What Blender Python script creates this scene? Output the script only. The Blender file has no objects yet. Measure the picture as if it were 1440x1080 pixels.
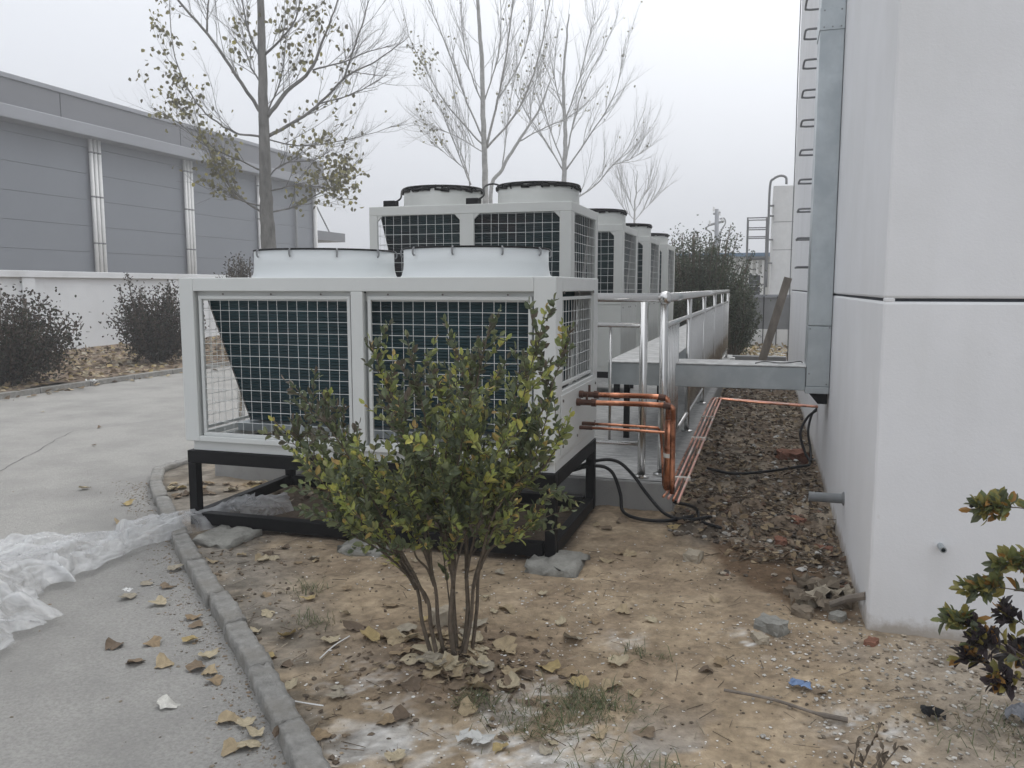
import bpy, math, random
import numpy as np
from mathutils import Vector, Matrix
random.seed(7); rng = np.random.default_rng(7)
R = math.radians
S = bpy.context.scene
COL = S.collection

# ------------------------------------------------------------------ camera
H = 1.6; FPX = 1165.0
PITCH = math.atan(136 / FPX); YAW = math.atan(355 / math.hypot(FPX, 136))
cam = bpy.data.cameras.new('camera'); cam_o = bpy.data.objects.new('camera', cam); COL.objects.link(cam_o)
cam.sensor_width = 36; cam.lens = 36 * FPX / 1440; cam.clip_start = .05; cam.clip_end = 2000
cam_o.location = (0, 0, H); cam_o.rotation_euler = (math.pi / 2 - PITCH, 0, YAW)
S.camera = cam_o
# ------------------------------------------------------------------ sky + sun
SUN_EL, SUN_AZ = 58, 30        # azimuth clockwise from +Y: the veiled sun stands high ahead, to the right
w = bpy.data.worlds.new('World'); S.world = w; w.use_nodes = True
nt = w.node_tree; N = nt.nodes; L = nt.links
bg = N['Background']
sky = N.new('ShaderNodeTexSky'); sky.sky_type = 'NISHITA'; sky.sun_disc = False
sky.sun_elevation = R(SUN_EL); sky.sun_rotation = R(SUN_AZ); sky.dust_density = 8; sky.air_density = 1; sky.ozone_density = 1
hs = N.new('ShaderNodeHueSaturation'); hs.inputs['Saturation'].default_value = .25
L.new(sky.outputs[0], hs.inputs['Color'])
tc = N.new('ShaderNodeTexCoord'); sx = N.new('ShaderNodeSeparateXYZ'); L.new(tc.outputs['Generated'], sx.inputs[0])
rp = N.new('ShaderNodeValToRGB'); 
sd_ = Vector((math.cos(R(SUN_EL)) * math.sin(R(SUN_AZ)), math.cos(R(SUN_EL)) * math.cos(R(SUN_AZ)), math.sin(R(SUN_EL))))
dt = N.new('ShaderNodeVectorMath'); dt.operation = 'DOT_PRODUCT'; L.new(tc.outputs['Generated'], dt.inputs[0]); dt.inputs[1].default_value = sd_
cl_ = N.new('ShaderNodeMath'); cl_.operation = 'MAXIMUM'; L.new(dt.outputs['Value'], cl_.inputs[0]); cl_.inputs[1].default_value = 0
pw_ = N.new('ShaderNodeMath'); pw_.operation = 'POWER'; L.new(cl_.outputs[0], pw_.inputs[0]); pw_.inputs[1].default_value = 3
ma_ = N.new('ShaderNodeMath'); ma_.operation = 'MULTIPLY_ADD'; L.new(pw_.outputs[0], ma_.inputs[0]); ma_.inputs[1].default_value = .58
zh_ = N.new('ShaderNodeMath'); zh_.operation = 'MULTIPLY'; L.new(sx.outputs['Z'], zh_.inputs[0]); zh_.inputs[1].default_value = .25; L.new(zh_.outputs[0], ma_.inputs[2])
L.new(ma_.outputs[0], rp.inputs[0])
rp.color_ramp.elements[0].position = .0; rp.color_ramp.elements[0].color = (5.3, 5.55, 6.05, 1)
rp.color_ramp.elements[1].position = .8; rp.color_ramp.elements[1].color = (14.0, 14.2, 14.5, 1)
mx = N.new('ShaderNodeMix'); mx.data_type = 'RGBA'; mx.inputs[0].default_value = .88    # the overcast veil over the clear sky
L.new(hs.outputs[0], mx.inputs[6]); L.new(rp.outputs[0], mx.inputs[7]); L.new(mx.outputs[2], bg.inputs[0])
bg.inputs[1].default_value = .1
sl = bpy.data.lights.new('sun', 'SUN'); sl.energy = .6; sl.angle = R(40); sl.color = (1, .97, .93)
so = bpy.data.objects.new('sun', sl); COL.objects.link(so)
so.rotation_euler = (R(90 - SUN_EL), 0, R(180 - SUN_AZ))
S.view_settings.view_transform = 'Standard'; S.view_settings.look = 'None'
S.view_settings.exposure = .68; S.view_settings.gamma = 1; S.view_settings.use_curve_mapping = False

# ------------------------------------------------------------------ pixel rays (for measuring places only)
def ray(u, v):
    x = (u - 720) / FPX; y = (v - 540) / FPX
    fw = math.cos(PITCH) - math.sin(PITCH) * y; dn = math.sin(PITCH) + math.cos(PITCH) * y
    return Vector((x * math.cos(YAW) - fw * math.sin(YAW), fw * math.cos(YAW) + x * math.sin(YAW), -dn))
def pz(u, v, z=0.0): d = ray(u, v); return Vector((0, 0, H)) + d * ((z - H) / d.z)
FWD = Vector((-math.sin(YAW), math.cos(YAW), 0))
def pf(u, v, dist): d = ray(u, v); return Vector((0, 0, H)) + d * (dist / d.dot(FWD))
def fdist(p): return Vector(p).dot(FWD)

# ------------------------------------------------------------------ numpy value noise
_P = np.random.default_rng(3).random((256, 256))
def vnoise(x, y):
    x = np.asarray(x, float); y = np.asarray(y, float)
    xi = np.floor(x).astype(int); yi = np.floor(y).astype(int); fx = x - xi; fy = y - yi
    fx = fx * fx * (3 - 2 * fx); fy = fy * fy * (3 - 2 * fy)
    g = lambda a, b: _P[a % 256, b % 256]
    return (g(xi, yi) * (1 - fx) + g(xi + 1, yi) * fx) * (1 - fy) + (g(xi, yi + 1) * (1 - fx) + g(xi + 1, yi + 1) * fx) * fy
def fbm(x, y, o=4):
    a = 0; s = .5; t = 0
    for i in range(o):
        a = a + vnoise(np.asarray(x) * 2**i + 17.3 * i, np.asarray(y) * 2**i + 9.1 * i) * s; t += s; s *= .5
    return a / t
def sstep(a, b, x): t = np.clip((x - a) / (b - a), 0, 1); return t * t * (3 - 2 * t)

# ------------------------------------------------------------------ materials
def M(name, col, rough=.6, metal=0., var=.12, vs=6., bump=0., bs=60., col2=None, c2=(.5, .7), c2s=3., spec=.5, attr=False, stretch=None, rvar=0.):
    m = bpy.data.materials.new(name); m.use_nodes = True
    n = m.node_tree.nodes; l = m.node_tree.links; b = n['Principled BSDF']
    b.inputs['Roughness'].default_value = rough; b.inputs['Metallic'].default_value = metal; b.inputs['Specular IOR Level'].default_value = spec
    t = n.new('ShaderNodeTexCoord'); vec = t.outputs['Object']
    if stretch:
        mp = n.new('ShaderNodeMapping'); mp.inputs['Scale'].default_value = stretch; l.new(vec, mp.inputs[0]); vec = mp.outputs[0]
    if attr:
        a = n.new('ShaderNodeAttribute'); a.attribute_name = 'Col'; base = a.outputs['Color']
    else:
        a = n.new('ShaderNodeRGB'); a.outputs[0].default_value = (*col, 1); base = a.outputs[0]
    def noise(sc, d=6):
        x = n.new('ShaderNodeTexNoise'); x.inputs['Scale'].default_value = sc; x.inputs['Detail'].default_value = d; x.inputs['Roughness'].default_value = .62
        l.new(vec, x.inputs['Vector']); return x.outputs['Fac']
    if var:
        f = noise(vs); mr = n.new('ShaderNodeMapRange'); mr.inputs['From Min'].default_value = .3; mr.inputs['From Max'].default_value = .7
        mr.inputs['To Min'].default_value = 1 - var; mr.inputs['To Max'].default_value = 1 + var; l.new(f, mr.inputs['Value'])
        vm = n.new('ShaderNodeVectorMath'); vm.operation = 'SCALE'; l.new(base, vm.inputs[0]); l.new(mr.outputs[0], vm.inputs['Scale']); base = vm.outputs[0]
    if col2:
        f = noise(c2s); mr = n.new('ShaderNodeMapRange'); mr.inputs['From Min'].default_value = c2[0]; mr.inputs['From Max'].default_value = c2[1]; l.new(f, mr.inputs['Value'])
        mi = n.new('ShaderNodeMix'); mi.data_type = 'RGBA'; l.new(mr.outputs[0], mi.inputs[0]); l.new(base, mi.inputs[6]); mi.inputs[7].default_value = (*col2, 1); base = mi.outputs[2]
    l.new(base, b.inputs['Base Color'])
    if rvar:
        mr = n.new('ShaderNodeMapRange'); l.new(noise(vs * 1.7), mr.inputs['Value']); mr.inputs['From Min'].default_value = .3; mr.inputs['From Max'].default_value = .7
        mr.inputs['To Min'].default_value = rough - rvar; mr.inputs['To Max'].default_value = rough + rvar; l.new(mr.outputs[0], b.inputs['Roughness'])
    if bump:
        bp = n.new('ShaderNodeBump'); bp.inputs['Strength'].default_value = min(1, bump); bp.inputs['Distance'].default_value = .01 * max(1, bump); l.new(noise(bs, 8), bp.inputs['Height']); l.new(bp.outputs[0], b.inputs['Normal'])
    return m
m_soil = M('soil', None, .95, var=.22, vs=28, bump=1, bs=70, attr=True, spec=.15)
m_attr = M('flecked_stone', None, .9, var=.2, vs=40, bump=.6, bs=120, attr=True, spec=.2)
m_earth = M('far_earth', (.25, .22, .18), .95, var=.3, vs=.4, bump=.5, bs=8, spec=.1)
m_road = M('road_concrete', (.355, .347, .328), .88, var=.2, vs=75, bump=1.2, bs=150, col2=(.255, .25, .238), c2=(.42, .74), c2s=1.3, spec=.25)
m_kerb = M('kerb_concrete', (.27, .265, .25), .95, var=.3, vs=14, bump=1, bs=70, col2=(.22, .21, .19), c2=(.5, .66), c2s=5, spec=.2)
m_conc = M('concrete', (.33, .33, .32), .9, var=.18, vs=5, bump=.5, bs=80, col2=(.23, .23, .225), c2=(.48, .7), c2s=2.5, spec=.25)
m_slab = M('platform_top', (.44, .44, .43), .85, var=.3, vs=9, bump=1.5, bs=22, col2=(.3, .3, .3), c2=(.45, .6), c2s=11, spec=.4, stretch=(1, 3, 1))
m_wall = M('white_render', (.77, .775, .79), .9, var=.03, vs=1.6, bump=.14, bs=90, col2=(.71, .715, .72), c2=(.45, .75), c2s=1.1, spec=.2)
def wall_dirt():
    n = m_wall.node_tree.nodes; l = m_wall.node_tree.links; b = n['Principled BSDF']; src = b.inputs['Base Color'].links[0].from_socket
    t = n.new('ShaderNodeTexCoord'); g = n.new('ShaderNodeNewGeometry'); sp_ = n.new('ShaderNodeSeparateXYZ'); l.new(g.outputs['Position'], sp_.inputs[0])
    x = n.new('ShaderNodeTexNoise'); x.inputs['Scale'].default_value = 9; x.inputs['Detail'].default_value = 8; x.inputs['Roughness'].default_value = .7; l.new(t.outputs['Object'], x.inputs[0])
    a = n.new('ShaderNodeMapRange'); a.inputs['From Min'].default_value = .13; a.inputs['From Max'].default_value = .0; l.new(sp_.outputs['Z'], a.inputs['Value'])
    m = n.new('ShaderNodeMath'); m.operation = 'MULTIPLY_ADD'; l.new(a.outputs[0], m.inputs[0]); m.inputs[1].default_value = .55; l.new(x.outputs[0], m.inputs[2])
    c = n.new('ShaderNodeMapRange'); c.inputs['From Min'].default_value = .66; c.inputs['From Max'].default_value = 1.0; c.inputs['To Max'].default_value = .75; l.new(m.outputs[0], c.inputs['Value'])
    i = n.new('ShaderNodeMix'); i.data_type = 'RGBA'; l.new(c.outputs[0], i.inputs[0]); l.new(src, i.inputs[6]); i.inputs[7].default_value = (.33, .28, .22, 1)
    mp = n.new('ShaderNodeMapping'); mp.inputs['Scale'].default_value = (5, 5, .35); l.new(t.outputs['Object'], mp.inputs[0]); y = n.new('ShaderNodeTexNoise'); y.inputs['Scale'].default_value = 1.4; y.inputs['Detail'].default_value = 7; l.new(mp.outputs[0], y.inputs[0])
    d = n.new('ShaderNodeMapRange'); d.inputs['From Min'].default_value = .55; d.inputs['From Max'].default_value = .8; d.inputs['To Max'].default_value = .18; l.new(y.outputs[0], d.inputs['Value'])
    j = n.new('ShaderNodeMix'); j.data_type = 'RGBA'; l.new(d.outputs[0], j.inputs[0]); l.new(i.outputs[2], j.inputs[6]); j.inputs[7].default_value = (.60, .595, .575, 1); l.new(j.outputs[2], b.inputs['Base Color'])
wall_dirt()
m_groove = M('groove_dark', (.045, .05, .058), .9, var=.3, vs=20)
m_pwall = M('perimeter_render', (.70, .72, .74), .9, var=.06, vs=.8, bump=.1, bs=80, col2=(.52, .53, .53), c2=(.55, .8), c2s=.7, spec=.2)
m_paint = M('grey_green_paint', (.615, .63, .615), .38, var=.025, vs=3, bump=.03, bs=90, spec=.45, rvar=.06)
m_paint2 = M('older_paint', (.58, .59, .565), .42, var=.05, vs=3, bump=.03, bs=90, spec=.45, rvar=.06)
m_duct = M('fan_duct_paint', (.64, .67, .675), .4, var=.03, vs=2, spec=.5)
m_wire = M('white_wire', (.68, .70, .69), .45, var=.05)
m_black = M('black_steel', (.006, .006, .0065), .55, var=.3, vs=9, spec=.18, bump=.1)
m_rubber = M('black_rubber', (.012, .012, .013), .55, var=.2, spec=.3)
m_coil = M('coil_fins', (.010, .042, .052), .5, var=.25, vs=4, spec=.35)
m_coil2 = M('aged_coil_fins', (.022, .050, .055), .6, var=.3, vs=4, col2=(.035, .032, .034), c2=(.45, .65), c2s=2, spec=.3)
m_endp = M('coil_end_plate', (.17, .16, .15), .5, .3, var=.25)
m_galv = M('galvanised', (.50, .54, .555), .38, .8, var=.12, vs=3.5, bump=.06, bs=8, col2=(.40, .44, .46), c2=(.45, .62), c2s=2.2, rvar=.08)
m_galvtop = M('dusty_galvanised', (.46, .46, .45), .75, .0, var=.25, vs=10, bump=.5, bs=40, col2=(.6, .6, .59), c2=(.52, .62), c2s=9)
m_steel = M('stainless', (.70, .695, .68), .22, 1., var=.03, vs=1.5)
m_copper = M('copper', (.78, .36, .22), .33, 1., var=.15, vs=14, col2=(.22, .085, .045), c2=(.38, .56), c2s=7, rvar=.12)
m_burnt = M('burnt_copper', (.10, .05, .035), .6, .6, var=.4, vs=22)
m_cupink = M('copper_line', (.66, .36, .29), .42, .5, var=.15, vs=12, col2=(.66, .58, .53), c2=(.5, .6), c2s=7)
m_tape = M('pale_tape', (.62, .6, .55), .7)
m_whpan = M('warehouse_panel', (.19, .205, .23), .5, var=.05, vs=.3, spec=.4)
m_whfas = M('warehouse_fascia', (.15, .155, .17), .5, var=.05, vs=.5)
m_whgut = M('warehouse_gutter', (.25, .26, .285), .5, var=.06, vs=.5)
m_white = M('white_paint', (.72, .72, .71), .5, var=.06)
m_bark = M('poplar_bark', (.185, .18, .17), .95, var=.35, vs=7, bump=1, bs=30, stretch=(1, 1, .35), spec=.1)
m_barkpale = M('pale_bark', (.33, .325, .31), .95, var=.3, vs=6, bump=1, bs=25, spec=.1)
m_stem = M('shrub_stem', (.13, .105, .08), .9, var=.3, vs=30, bump=.6, bs=120, spec=.15)
m_wood = M('weathered_wood', (.19, .165, .14), .9, var=.35, vs=9, bump=.7, bs=60, stretch=(1, 1, .15), spec=.15)
m_blueroof = M('blue_sheet_roof', (.10, .17, .26), .5)
m_cream = M('cream_wall', (.50, .50, .48), .85, var=.08, vs=.7)
m_glass = M('dark_glass', (.03, .035, .04), .1, var=.1)
m_grey = M('grey_paint', (.20, .205, .21), .6, var=.15, vs=2)
m_blueplas = M('blue_plastic', (.16, .24, .40), .5, var=.2)
m_red = M('red_plastic', (.45, .04, .04), .5)
m_stoneblk = M('grey_stone', (.27, .265, .24), .95, var=.25, vs=12, bump=1, bs=60, spec=.15)
m_palestone = M('pale_stone', (.37, .325, .255), .95, var=.2, vs=12, bump=1, bs=50, spec=.15)
m_brick = M('brick_red', (.23, .115, .08), .95, var=.35, vs=16, bump=1, bs=70, spec=.1)
m_rag = M('dirty_rag', (.20, .165, .125), .95, var=.3, vs=14, bump=.8, bs=50, spec=.1)
def leafmat(name, rough=.45, tl=.3):
    m = bpy.data.materials.new(name); m.use_nodes = True; n = m.node_tree.nodes; l = m.node_tree.links; b = n['Principled BSDF']
    a = n.new('ShaderNodeAttribute'); a.attribute_name = 'Col'
    x = n.new('ShaderNodeTexNoise'); x.inputs['Scale'].default_value = 40; x.inputs['Detail'].default_value = 4
    t = n.new('ShaderNodeTexCoord'); l.new(t.outputs['Object'], x.inputs['Vector'])
    mr = n.new('ShaderNodeMapRange'); mr.inputs['From Min'].default_value = .3; mr.inputs['From Max'].default_value = .7; mr.inputs['To Min'].default_value = .78; mr.inputs['To Max'].default_value = 1.2; l.new(x.outputs[0], mr.inputs[0])
    vm = n.new('ShaderNodeVectorMath'); vm.operation = 'SCALE'; l.new(a.outputs['Color'], vm.inputs[0]); l.new(mr.outputs[0], vm.inputs['Scale'])
    l.new(vm.outputs[0], b.inputs['Base Color']); b.inputs['Roughness'].default_value = rough; b.inputs['Specular IOR Level'].default_value = .35
    tr = n.new('ShaderNodeBsdfTranslucent'); l.new(vm.outputs[0], tr.inputs[0]); ms = n.new('ShaderNodeMixShader'); ms.inputs[0].default_value = tl
    l.new(b.outputs[0], ms.inputs[1]); l.new(tr.outputs[0], ms.inputs[2]); l.new(ms.outputs[0], n['Material Output'].inputs[0]); return m
m_leaf = leafmat('shrub_leaf', .4, .3); m_dry = leafmat('dry_leaf', .85, .15)

# ------------------------------------------------------------------ mesh builder
ORG = {}
class MB:
    def __init__(s): s.v = []; s.f = []; s.c = []
    def add(s, vs, fs, col=None):
        o = len(s.v); s.v.extend([tuple(p) for p in vs]); s.f.extend([tuple(i + o for i in f) for f in fs])
        s.c.extend([col or (1, 1, 1)] * len(vs)); return s
    def box(s, a, b, col=None):
        x0, y0, z0 = a; x1, y1, z1 = b
        return s.add([(x0, y0, z0), (x1, y0, z0), (x1, y1, z0), (x0, y1, z0), (x0, y0, z1), (x1, y0, z1), (x1, y1, z1), (x0, y1, z1)],
                     [(0, 3, 2, 1), (4, 5, 6, 7), (0, 1, 5, 4), (1, 2, 6, 5), (2, 3, 7, 6), (3, 0, 4, 7)], col)
    def tube(s, pts, r, n=8, col=None, cap=True):
        pts = [Vector(p) for p in pts]; k = len(pts); rs = r if isinstance(r, (list, tuple)) else [r] * k
        vs = []; up = None
        for i, p in enumerate(pts):
            d = (pts[min(i + 1, k - 1)] - pts[max(i - 1, 0)]); d = d.normalized() if d.length > 1e-9 else Vector((0, 0, 1))
            if up is None: up = Vector((0, 0, 1)) if abs(d.z) < .9 else Vector((1, 0, 0))
            a = d.cross(up); a = a.normalized() if a.length > 1e-6 else d.orthogonal().normalized(); b = a.cross(d).normalized(); up = b
            for j in range(n):
                t = 2 * math.pi * j / n; vs.append(p + (a * math.cos(t) + b * math.sin(t)) * rs[i])
        fs = [(i * n + j, i * n + (j + 1) % n, (i + 1) * n + (j + 1) % n, (i + 1) * n + j) for i in range(k - 1) for j in range(n)]
        if cap: fs += [tuple(range(n - 1, -1, -1)), tuple((k - 1) * n + j for j in range(n))]
        return s.add(vs, fs, col)
    def lathe(s, cx, cy, prof, n=40, close=False):
        vs = [(cx + r * math.cos(2 * math.pi * j / n), cy + r * math.sin(2 * math.pi * j / n), z) for r, z in prof for j in range(n)]
        k = len(prof); rng_ = range(k if close else k - 1)
        return s.add(vs, [(i * n + j, i * n + (j + 1) % n, ((i + 1) % k) * n + (j + 1) % n, ((i + 1) % k) * n + j) for i in rng_ for j in range(n)])
    def prism(s, poly, axis, a, b):
        def P(p, t): return {'x': (t, p[0], p[1]), 'y': (p[0], t, p[1]), 'z': (p[0], p[1], t)}[axis]
        n = len(poly); return s.add([P(p, a) for p in poly] + [P(p, b) for p in poly],
            [tuple(range(n))[::-1], tuple(range(n, 2 * n))] + [(i, (i + 1) % n, n + (i + 1) % n, n + i) for i in range(n)])
    def mesh(s, name, mat, org=(0, 0, 0), smooth=False, usecol=False):
        m = bpy.data.meshes.new(name); o = Vector(org)
        m.from_pydata([tuple(Vector(p) - o) for p in s.v], [], s.f); m.materials.append(mat)
        if usecol:
            a = m.color_attributes.new('Col', 'FLOAT_COLOR', 'POINT')
            a.data.foreach_set('color', np.array([(*c, 1) for c in s.c], dtype=np.float32).ravel())
        if smooth: m.polygons.foreach_set('use_smooth', [True] * len(m.polygons))
        m.update(); return m
    def build(s, name, mat, parent=None, org=None, smooth=False, usecol=False, bevel=0, auto=False):
        if parent is not None: po = ORG[parent.name]; oo = Vector(org) if org is not None else po
        else: po = Vector((0, 0, 0)); oo = Vector(org) if org is not None else Vector((0, 0, 0))
        m = s.mesh(name, mat, oo, smooth, usecol)
        o = bpy.data.objects.new(name, m); COL.objects.link(o); o.location = oo - po
        if parent is not None: o.parent = parent
        ORG[o.name] = oo
        if bevel:
            b = o.modifiers.new('bevel', 'BEVEL'); b.width = bevel; b.segments = 2; b.limit_method = 'ANGLE'
        return o
def tag(o, label=None, cat=None, group=None, kind=None):
    for k, v in (('label', label), ('category', cat), ('group', group), ('kind', kind)):
        if v: o[k] = v
    return o
def empty(name, loc, label, cat, group=None):
    o = bpy.data.objects.new(name, None); COL.objects.link(o); o.location = loc; o.empty_display_size = .1
    ORG[o.name] = Vector(loc); return tag(o, label, cat, group)
KIDS = {}
def copy_tree(o, parent=None):
    c = o.copy(); COL.objects.link(c); c.parent = parent
    for ch in list(o.children): copy_tree(ch, c)
    return c
def share(name, mesh, parent, loc, rot=None):          # one more object on shared mesh data; loc is in world space
    o = bpy.data.objects.new(name, mesh); COL.objects.link(o)
    o.location = Vector(loc) - (ORG[parent.name] if parent is not None else Vector((0, 0, 0)))
    if rot is not None: o.rotation_euler = rot
    if parent is not None: o.parent = parent
    ORG[o.name] = Vector(loc); return o
def curve(pts, n=6):                                   # Catmull-Rom through points
    P = [Vector(p) for p in pts]; P = [P[0] * 2 - P[1]] + P + [P[-1] * 2 - P[-2]]; out = []
    for i in range(1, len(P) - 2):
        a, b, c, d = P[i - 1:i + 3]
        for k in range(n):
            t = k / n; out.append(.5 * ((2 * b) + (c - a) * t + (2 * a - 5 * b + 4 * c - d) * t * t + (3 * b - a - 3 * c + d) * t**3))
    return out + [P[-2]]

# ------------------------------------------------------------------ haze
HAZE = .0054
def haze_box():
    me = bpy.data.meshes.new('haze'); a, b = (-205, -66, -1.4), (206, 246, 24)
    v = [(x, y, z) for z in (a[2], b[2]) for x, y in ((a[0], a[1]), (b[0], a[1]), (b[0], b[1]), (a[0], b[1]))]
    me.from_pydata(v, [], [(0, 3, 2, 1), (4, 5, 6, 7), (0, 1, 5, 4), (1, 2, 6, 5), (2, 3, 7, 6), (3, 0, 4, 7)])
    m = bpy.data.materials.new('haze'); m.use_nodes = True; n = m.node_tree.nodes; n.remove(n['Principled BSDF'])
    pv = n.new('ShaderNodeVolumePrincipled'); pv.inputs['Color'].default_value = (.97, .98, 1, 1); pv.inputs['Density'].default_value = HAZE; pv.inputs['Anisotropy'].default_value = .2
    m.node_tree.links.new(pv.outputs[0], n['Material Output'].inputs['Volume']); me.materials.append(m)
    o = bpy.data.objects.new('haze', me); COL.objects.link(o); o['kind'] = 'stuff'
haze_box()
# ================================================================== GROUND
MB().box((-200, -60, -.34), (200, 240, -.06)).build('ground', m_earth)['kind'] = 'structure'
KERB = [(-.86, 1.72), (-1.44, 2.3), (-1.92, 2.79), (-2.80, 3.6), (-3.40, 4.17), (-4.56, 5.3), (-4.93, 5.75), (-5.0, 6.4), (-5.0, 18)]
def kerb_x(y):
    ks = sorted((b, a) for a, b in KERB); return np.interp(y, [k[0] for k in ks], [k[1] for k in ks], left=-.2)
mb = MB(); xs = list(np.linspace(-10.6, -4.9, 20)); 
MB().add([(-10.6, -30, -.022), (.6, -30, -.022), (.6, 1.0, -.022), (-.2, 1.0, -.022)] + [(k[0] + .02, k[1], -.022) for k in KERB] + [(-5, 60, -.022), (-10.6, 60, -.022)],
         [tuple(range(15))]).build('road', m_road)['kind'] = 'structure'
def crack(pts_, wd):
    random.seed(3); P = [Vector((a, b, -.018)) for a, b in pts_]; Q = []
    for a, b in zip(P[:-1], P[1:]):
        for i in range(14): Q.append(a.lerp(b, i / 14) + Vector((random.gauss(0, .012), random.gauss(0, .012), 0)))
    vs = []; 
    for i in range(len(Q) - 1): d_ = (Q[min(i + 1, len(Q) - 1)] - Q[max(0, i - 1)]).normalized(); n_ = Vector((-d_.y, d_.x, 0)) * wd * random.uniform(.4, 1.3); vs += [Q[i] - n_, Q[i] + n_]
    m = MB().add(vs, [(2 * i, 2 * i + 2, 2 * i + 3, 2 * i + 1) for i in range(len(vs) // 2 - 1)]).build('road_crack', m_groove); m['kind'] = 'structure'
crack([tuple(pz(-60, 690, 0))[:2], tuple(pz(13, 653, 0))[:2], tuple(pz(102, 604, 0))[:2], tuple(pz(250, 585, 0))[:2]], .003)
# a far cross yard beyond the platform
MB().add([(-4.9, 18.6, -.03), (9, 18.6, -.03), (9, 26, -.03), (-4.9, 26, -.03)], [(0, 1, 2, 3)]).build('yard_path', m_road)['kind'] = 'structure'

def gz(x, y):
    x = np.asarray(x, float); y = np.asarray(y, float)
    z = .012 + (fbm(x * 1.3, y * 1.3, 3) - .5) * .05 + (fbm(x * 7, y * 7, 3) - .5) * .022
    strip = sstep(-.62, -.5, x) * sstep(4.9, 5.7, y)
    z = z + strip * ((fbm(x * 7 + 5, y * 7, 3) - .5) * .16 - .02)
    z = z + .05 * np.exp(-((x + 1.22)**2 + (y - 3.17)**2) / .08)
    return z
def cmix(a, b, t): return a * (1 - t[..., None]) + np.array(b) * t[..., None]
def soil_sheet(x0, x1, y0, y1, step, name, fine):
    nx = int((x1 - x0) / step) + 1; ny = int((y1 - y0) / step) + 1
    X, Y = np.meshgrid(np.linspace(x0, x1, nx), np.linspace(y0, y1, ny))
    Z = gz(X, Y) + ((fbm(X * 22, Y * 22, 3) - .5) * .012 if fine else 0)
    c = np.zeros(X.shape + (3,)) + np.array((.335, .262, .178))
    n1 = fbm(X * 1.1 + 3, Y * 1.1 + 8, 4); n2 = fbm(X * 3.2, Y * 3.2, 4); n3 = fbm(X * 14, Y * 14, 3)
    c = cmix(c, (.26, .20, .138), sstep(.45, .6, n2) * .8); c = cmix(c, (.40, .32, .225), sstep(.55, .66, fbm(X * 6 + 4, Y * 6, 3)) * .5)
    left = sstep(.1, -.7, (X + Y * .9 - 1.35))                                            # greyer, littered soil beside the kerb
    c = cmix(c, (.24, .218, .187), left * sstep(.35, .55, n1 * .6 + n2 * .4) * .95); c = cmix(c, (.12, .105, .085), left * sstep(.54, .64, fbm(X * 5 + 9, Y * 5 + 2, 4)) * .7)
    c = cmix(c, (.36, .345, .32), sstep(.5, .6, n2) * sstep(3.2, 2.5, Y) * sstep(.7, -.3, X) * .85)
    strip = sstep(-.62, -.42, X + (n2 - .5) * .5) * sstep(4.55, 5.3, Y + (n1 - .5) * 1.2 + X * .9)
    c = cmix(c, (.20, .155, .115), strip * .9); c = cmix(c, (.33, .28, .215), strip * sstep(.48, .6, fbm(X * 4 + 1, Y * 2.2 + 6, 4)) * .8); c = cmix(c, (.085, .07, .055), strip * sstep(.1, -.35, X) * sstep(.42, .56, n2) * .8)
    damp = sstep(.50, .40, np.hypot((X - .12 + (Y - 4.75) * .42) / .72, (Y - 4.75) / 1.4) + (n2 - .5) * .35)
    c = cmix(c, (.12, .078, .047), damp * .9)
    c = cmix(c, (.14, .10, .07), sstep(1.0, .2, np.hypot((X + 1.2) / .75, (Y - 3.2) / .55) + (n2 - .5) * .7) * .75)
    c = cmix(c, (.085, .066, .05), sstep(.12, -.06, np.maximum(np.maximum(-3.6 - X, X + 1.12), np.maximum(4.55 - Y, Y - 5.9)) + (n2 - .5) * .25) * .9)   # deep shade below the unit, painted into the soil colour
    gravel = sstep(.0, .5, X - .25 + (n2 - .5) * .6) * sstep(4.4, 3.6, Y)
    c = cmix(c, (.36, .315, .26), gravel * .7)
    for (px, py, r, s) in ((.0, 3.72, .22, 1), (.42, 3.1, .26, 1), (-.78, 3.0, .3, .6), (-.62, 2.6, .4, .7), (.1, 2.45, .35, .6), (-1.5, 2.85, .35, .5), (-.9, 2.4, .45, .9), (-.55, 3.6, .2, .5), (-1.3, 2.55, .4, .8), (-.3, 2.3, .4, .8), (-.75, 2.75, .4, .8)):
        d = np.hypot(X - px, (Y - py) * .9) / r; c = cmix(c, (.60, .59, .57), s * sstep(1, .2, d + (n3 - .5) * 1.6) * sstep(.46, .58, n3) * (.45 + .55 * sstep(.42, .6, fbm(X * 55 + 3, Y * 55, 2))))
    c = c * (.68 + .66 * n3)[..., None]; n4 = fbm(X * 40, Y * 40, 2); c = c * (.8 + .42 * n4)[..., None]
    idx = lambda j, i: j * nx + i
    KX = kerb_x(Y)
    fs = [(idx(j, i), idx(j, i + 1), idx(j + 1, i + 1), idx(j + 1, i)) for j in range(ny - 1) for i in range(nx - 1) if X[j, i] > KX[j, i] - .03]
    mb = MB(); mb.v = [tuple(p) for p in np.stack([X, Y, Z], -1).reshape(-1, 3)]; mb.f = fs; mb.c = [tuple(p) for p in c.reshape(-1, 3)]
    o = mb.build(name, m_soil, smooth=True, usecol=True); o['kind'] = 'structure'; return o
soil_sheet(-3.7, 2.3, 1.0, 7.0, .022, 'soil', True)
soil_sheet(-5.2, -3.7, 1.0, 7.0, .05, 'soil', False)
soil_sheet(-5.2, .6, 7.0, 18.6, .07, 'soil', False)
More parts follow.
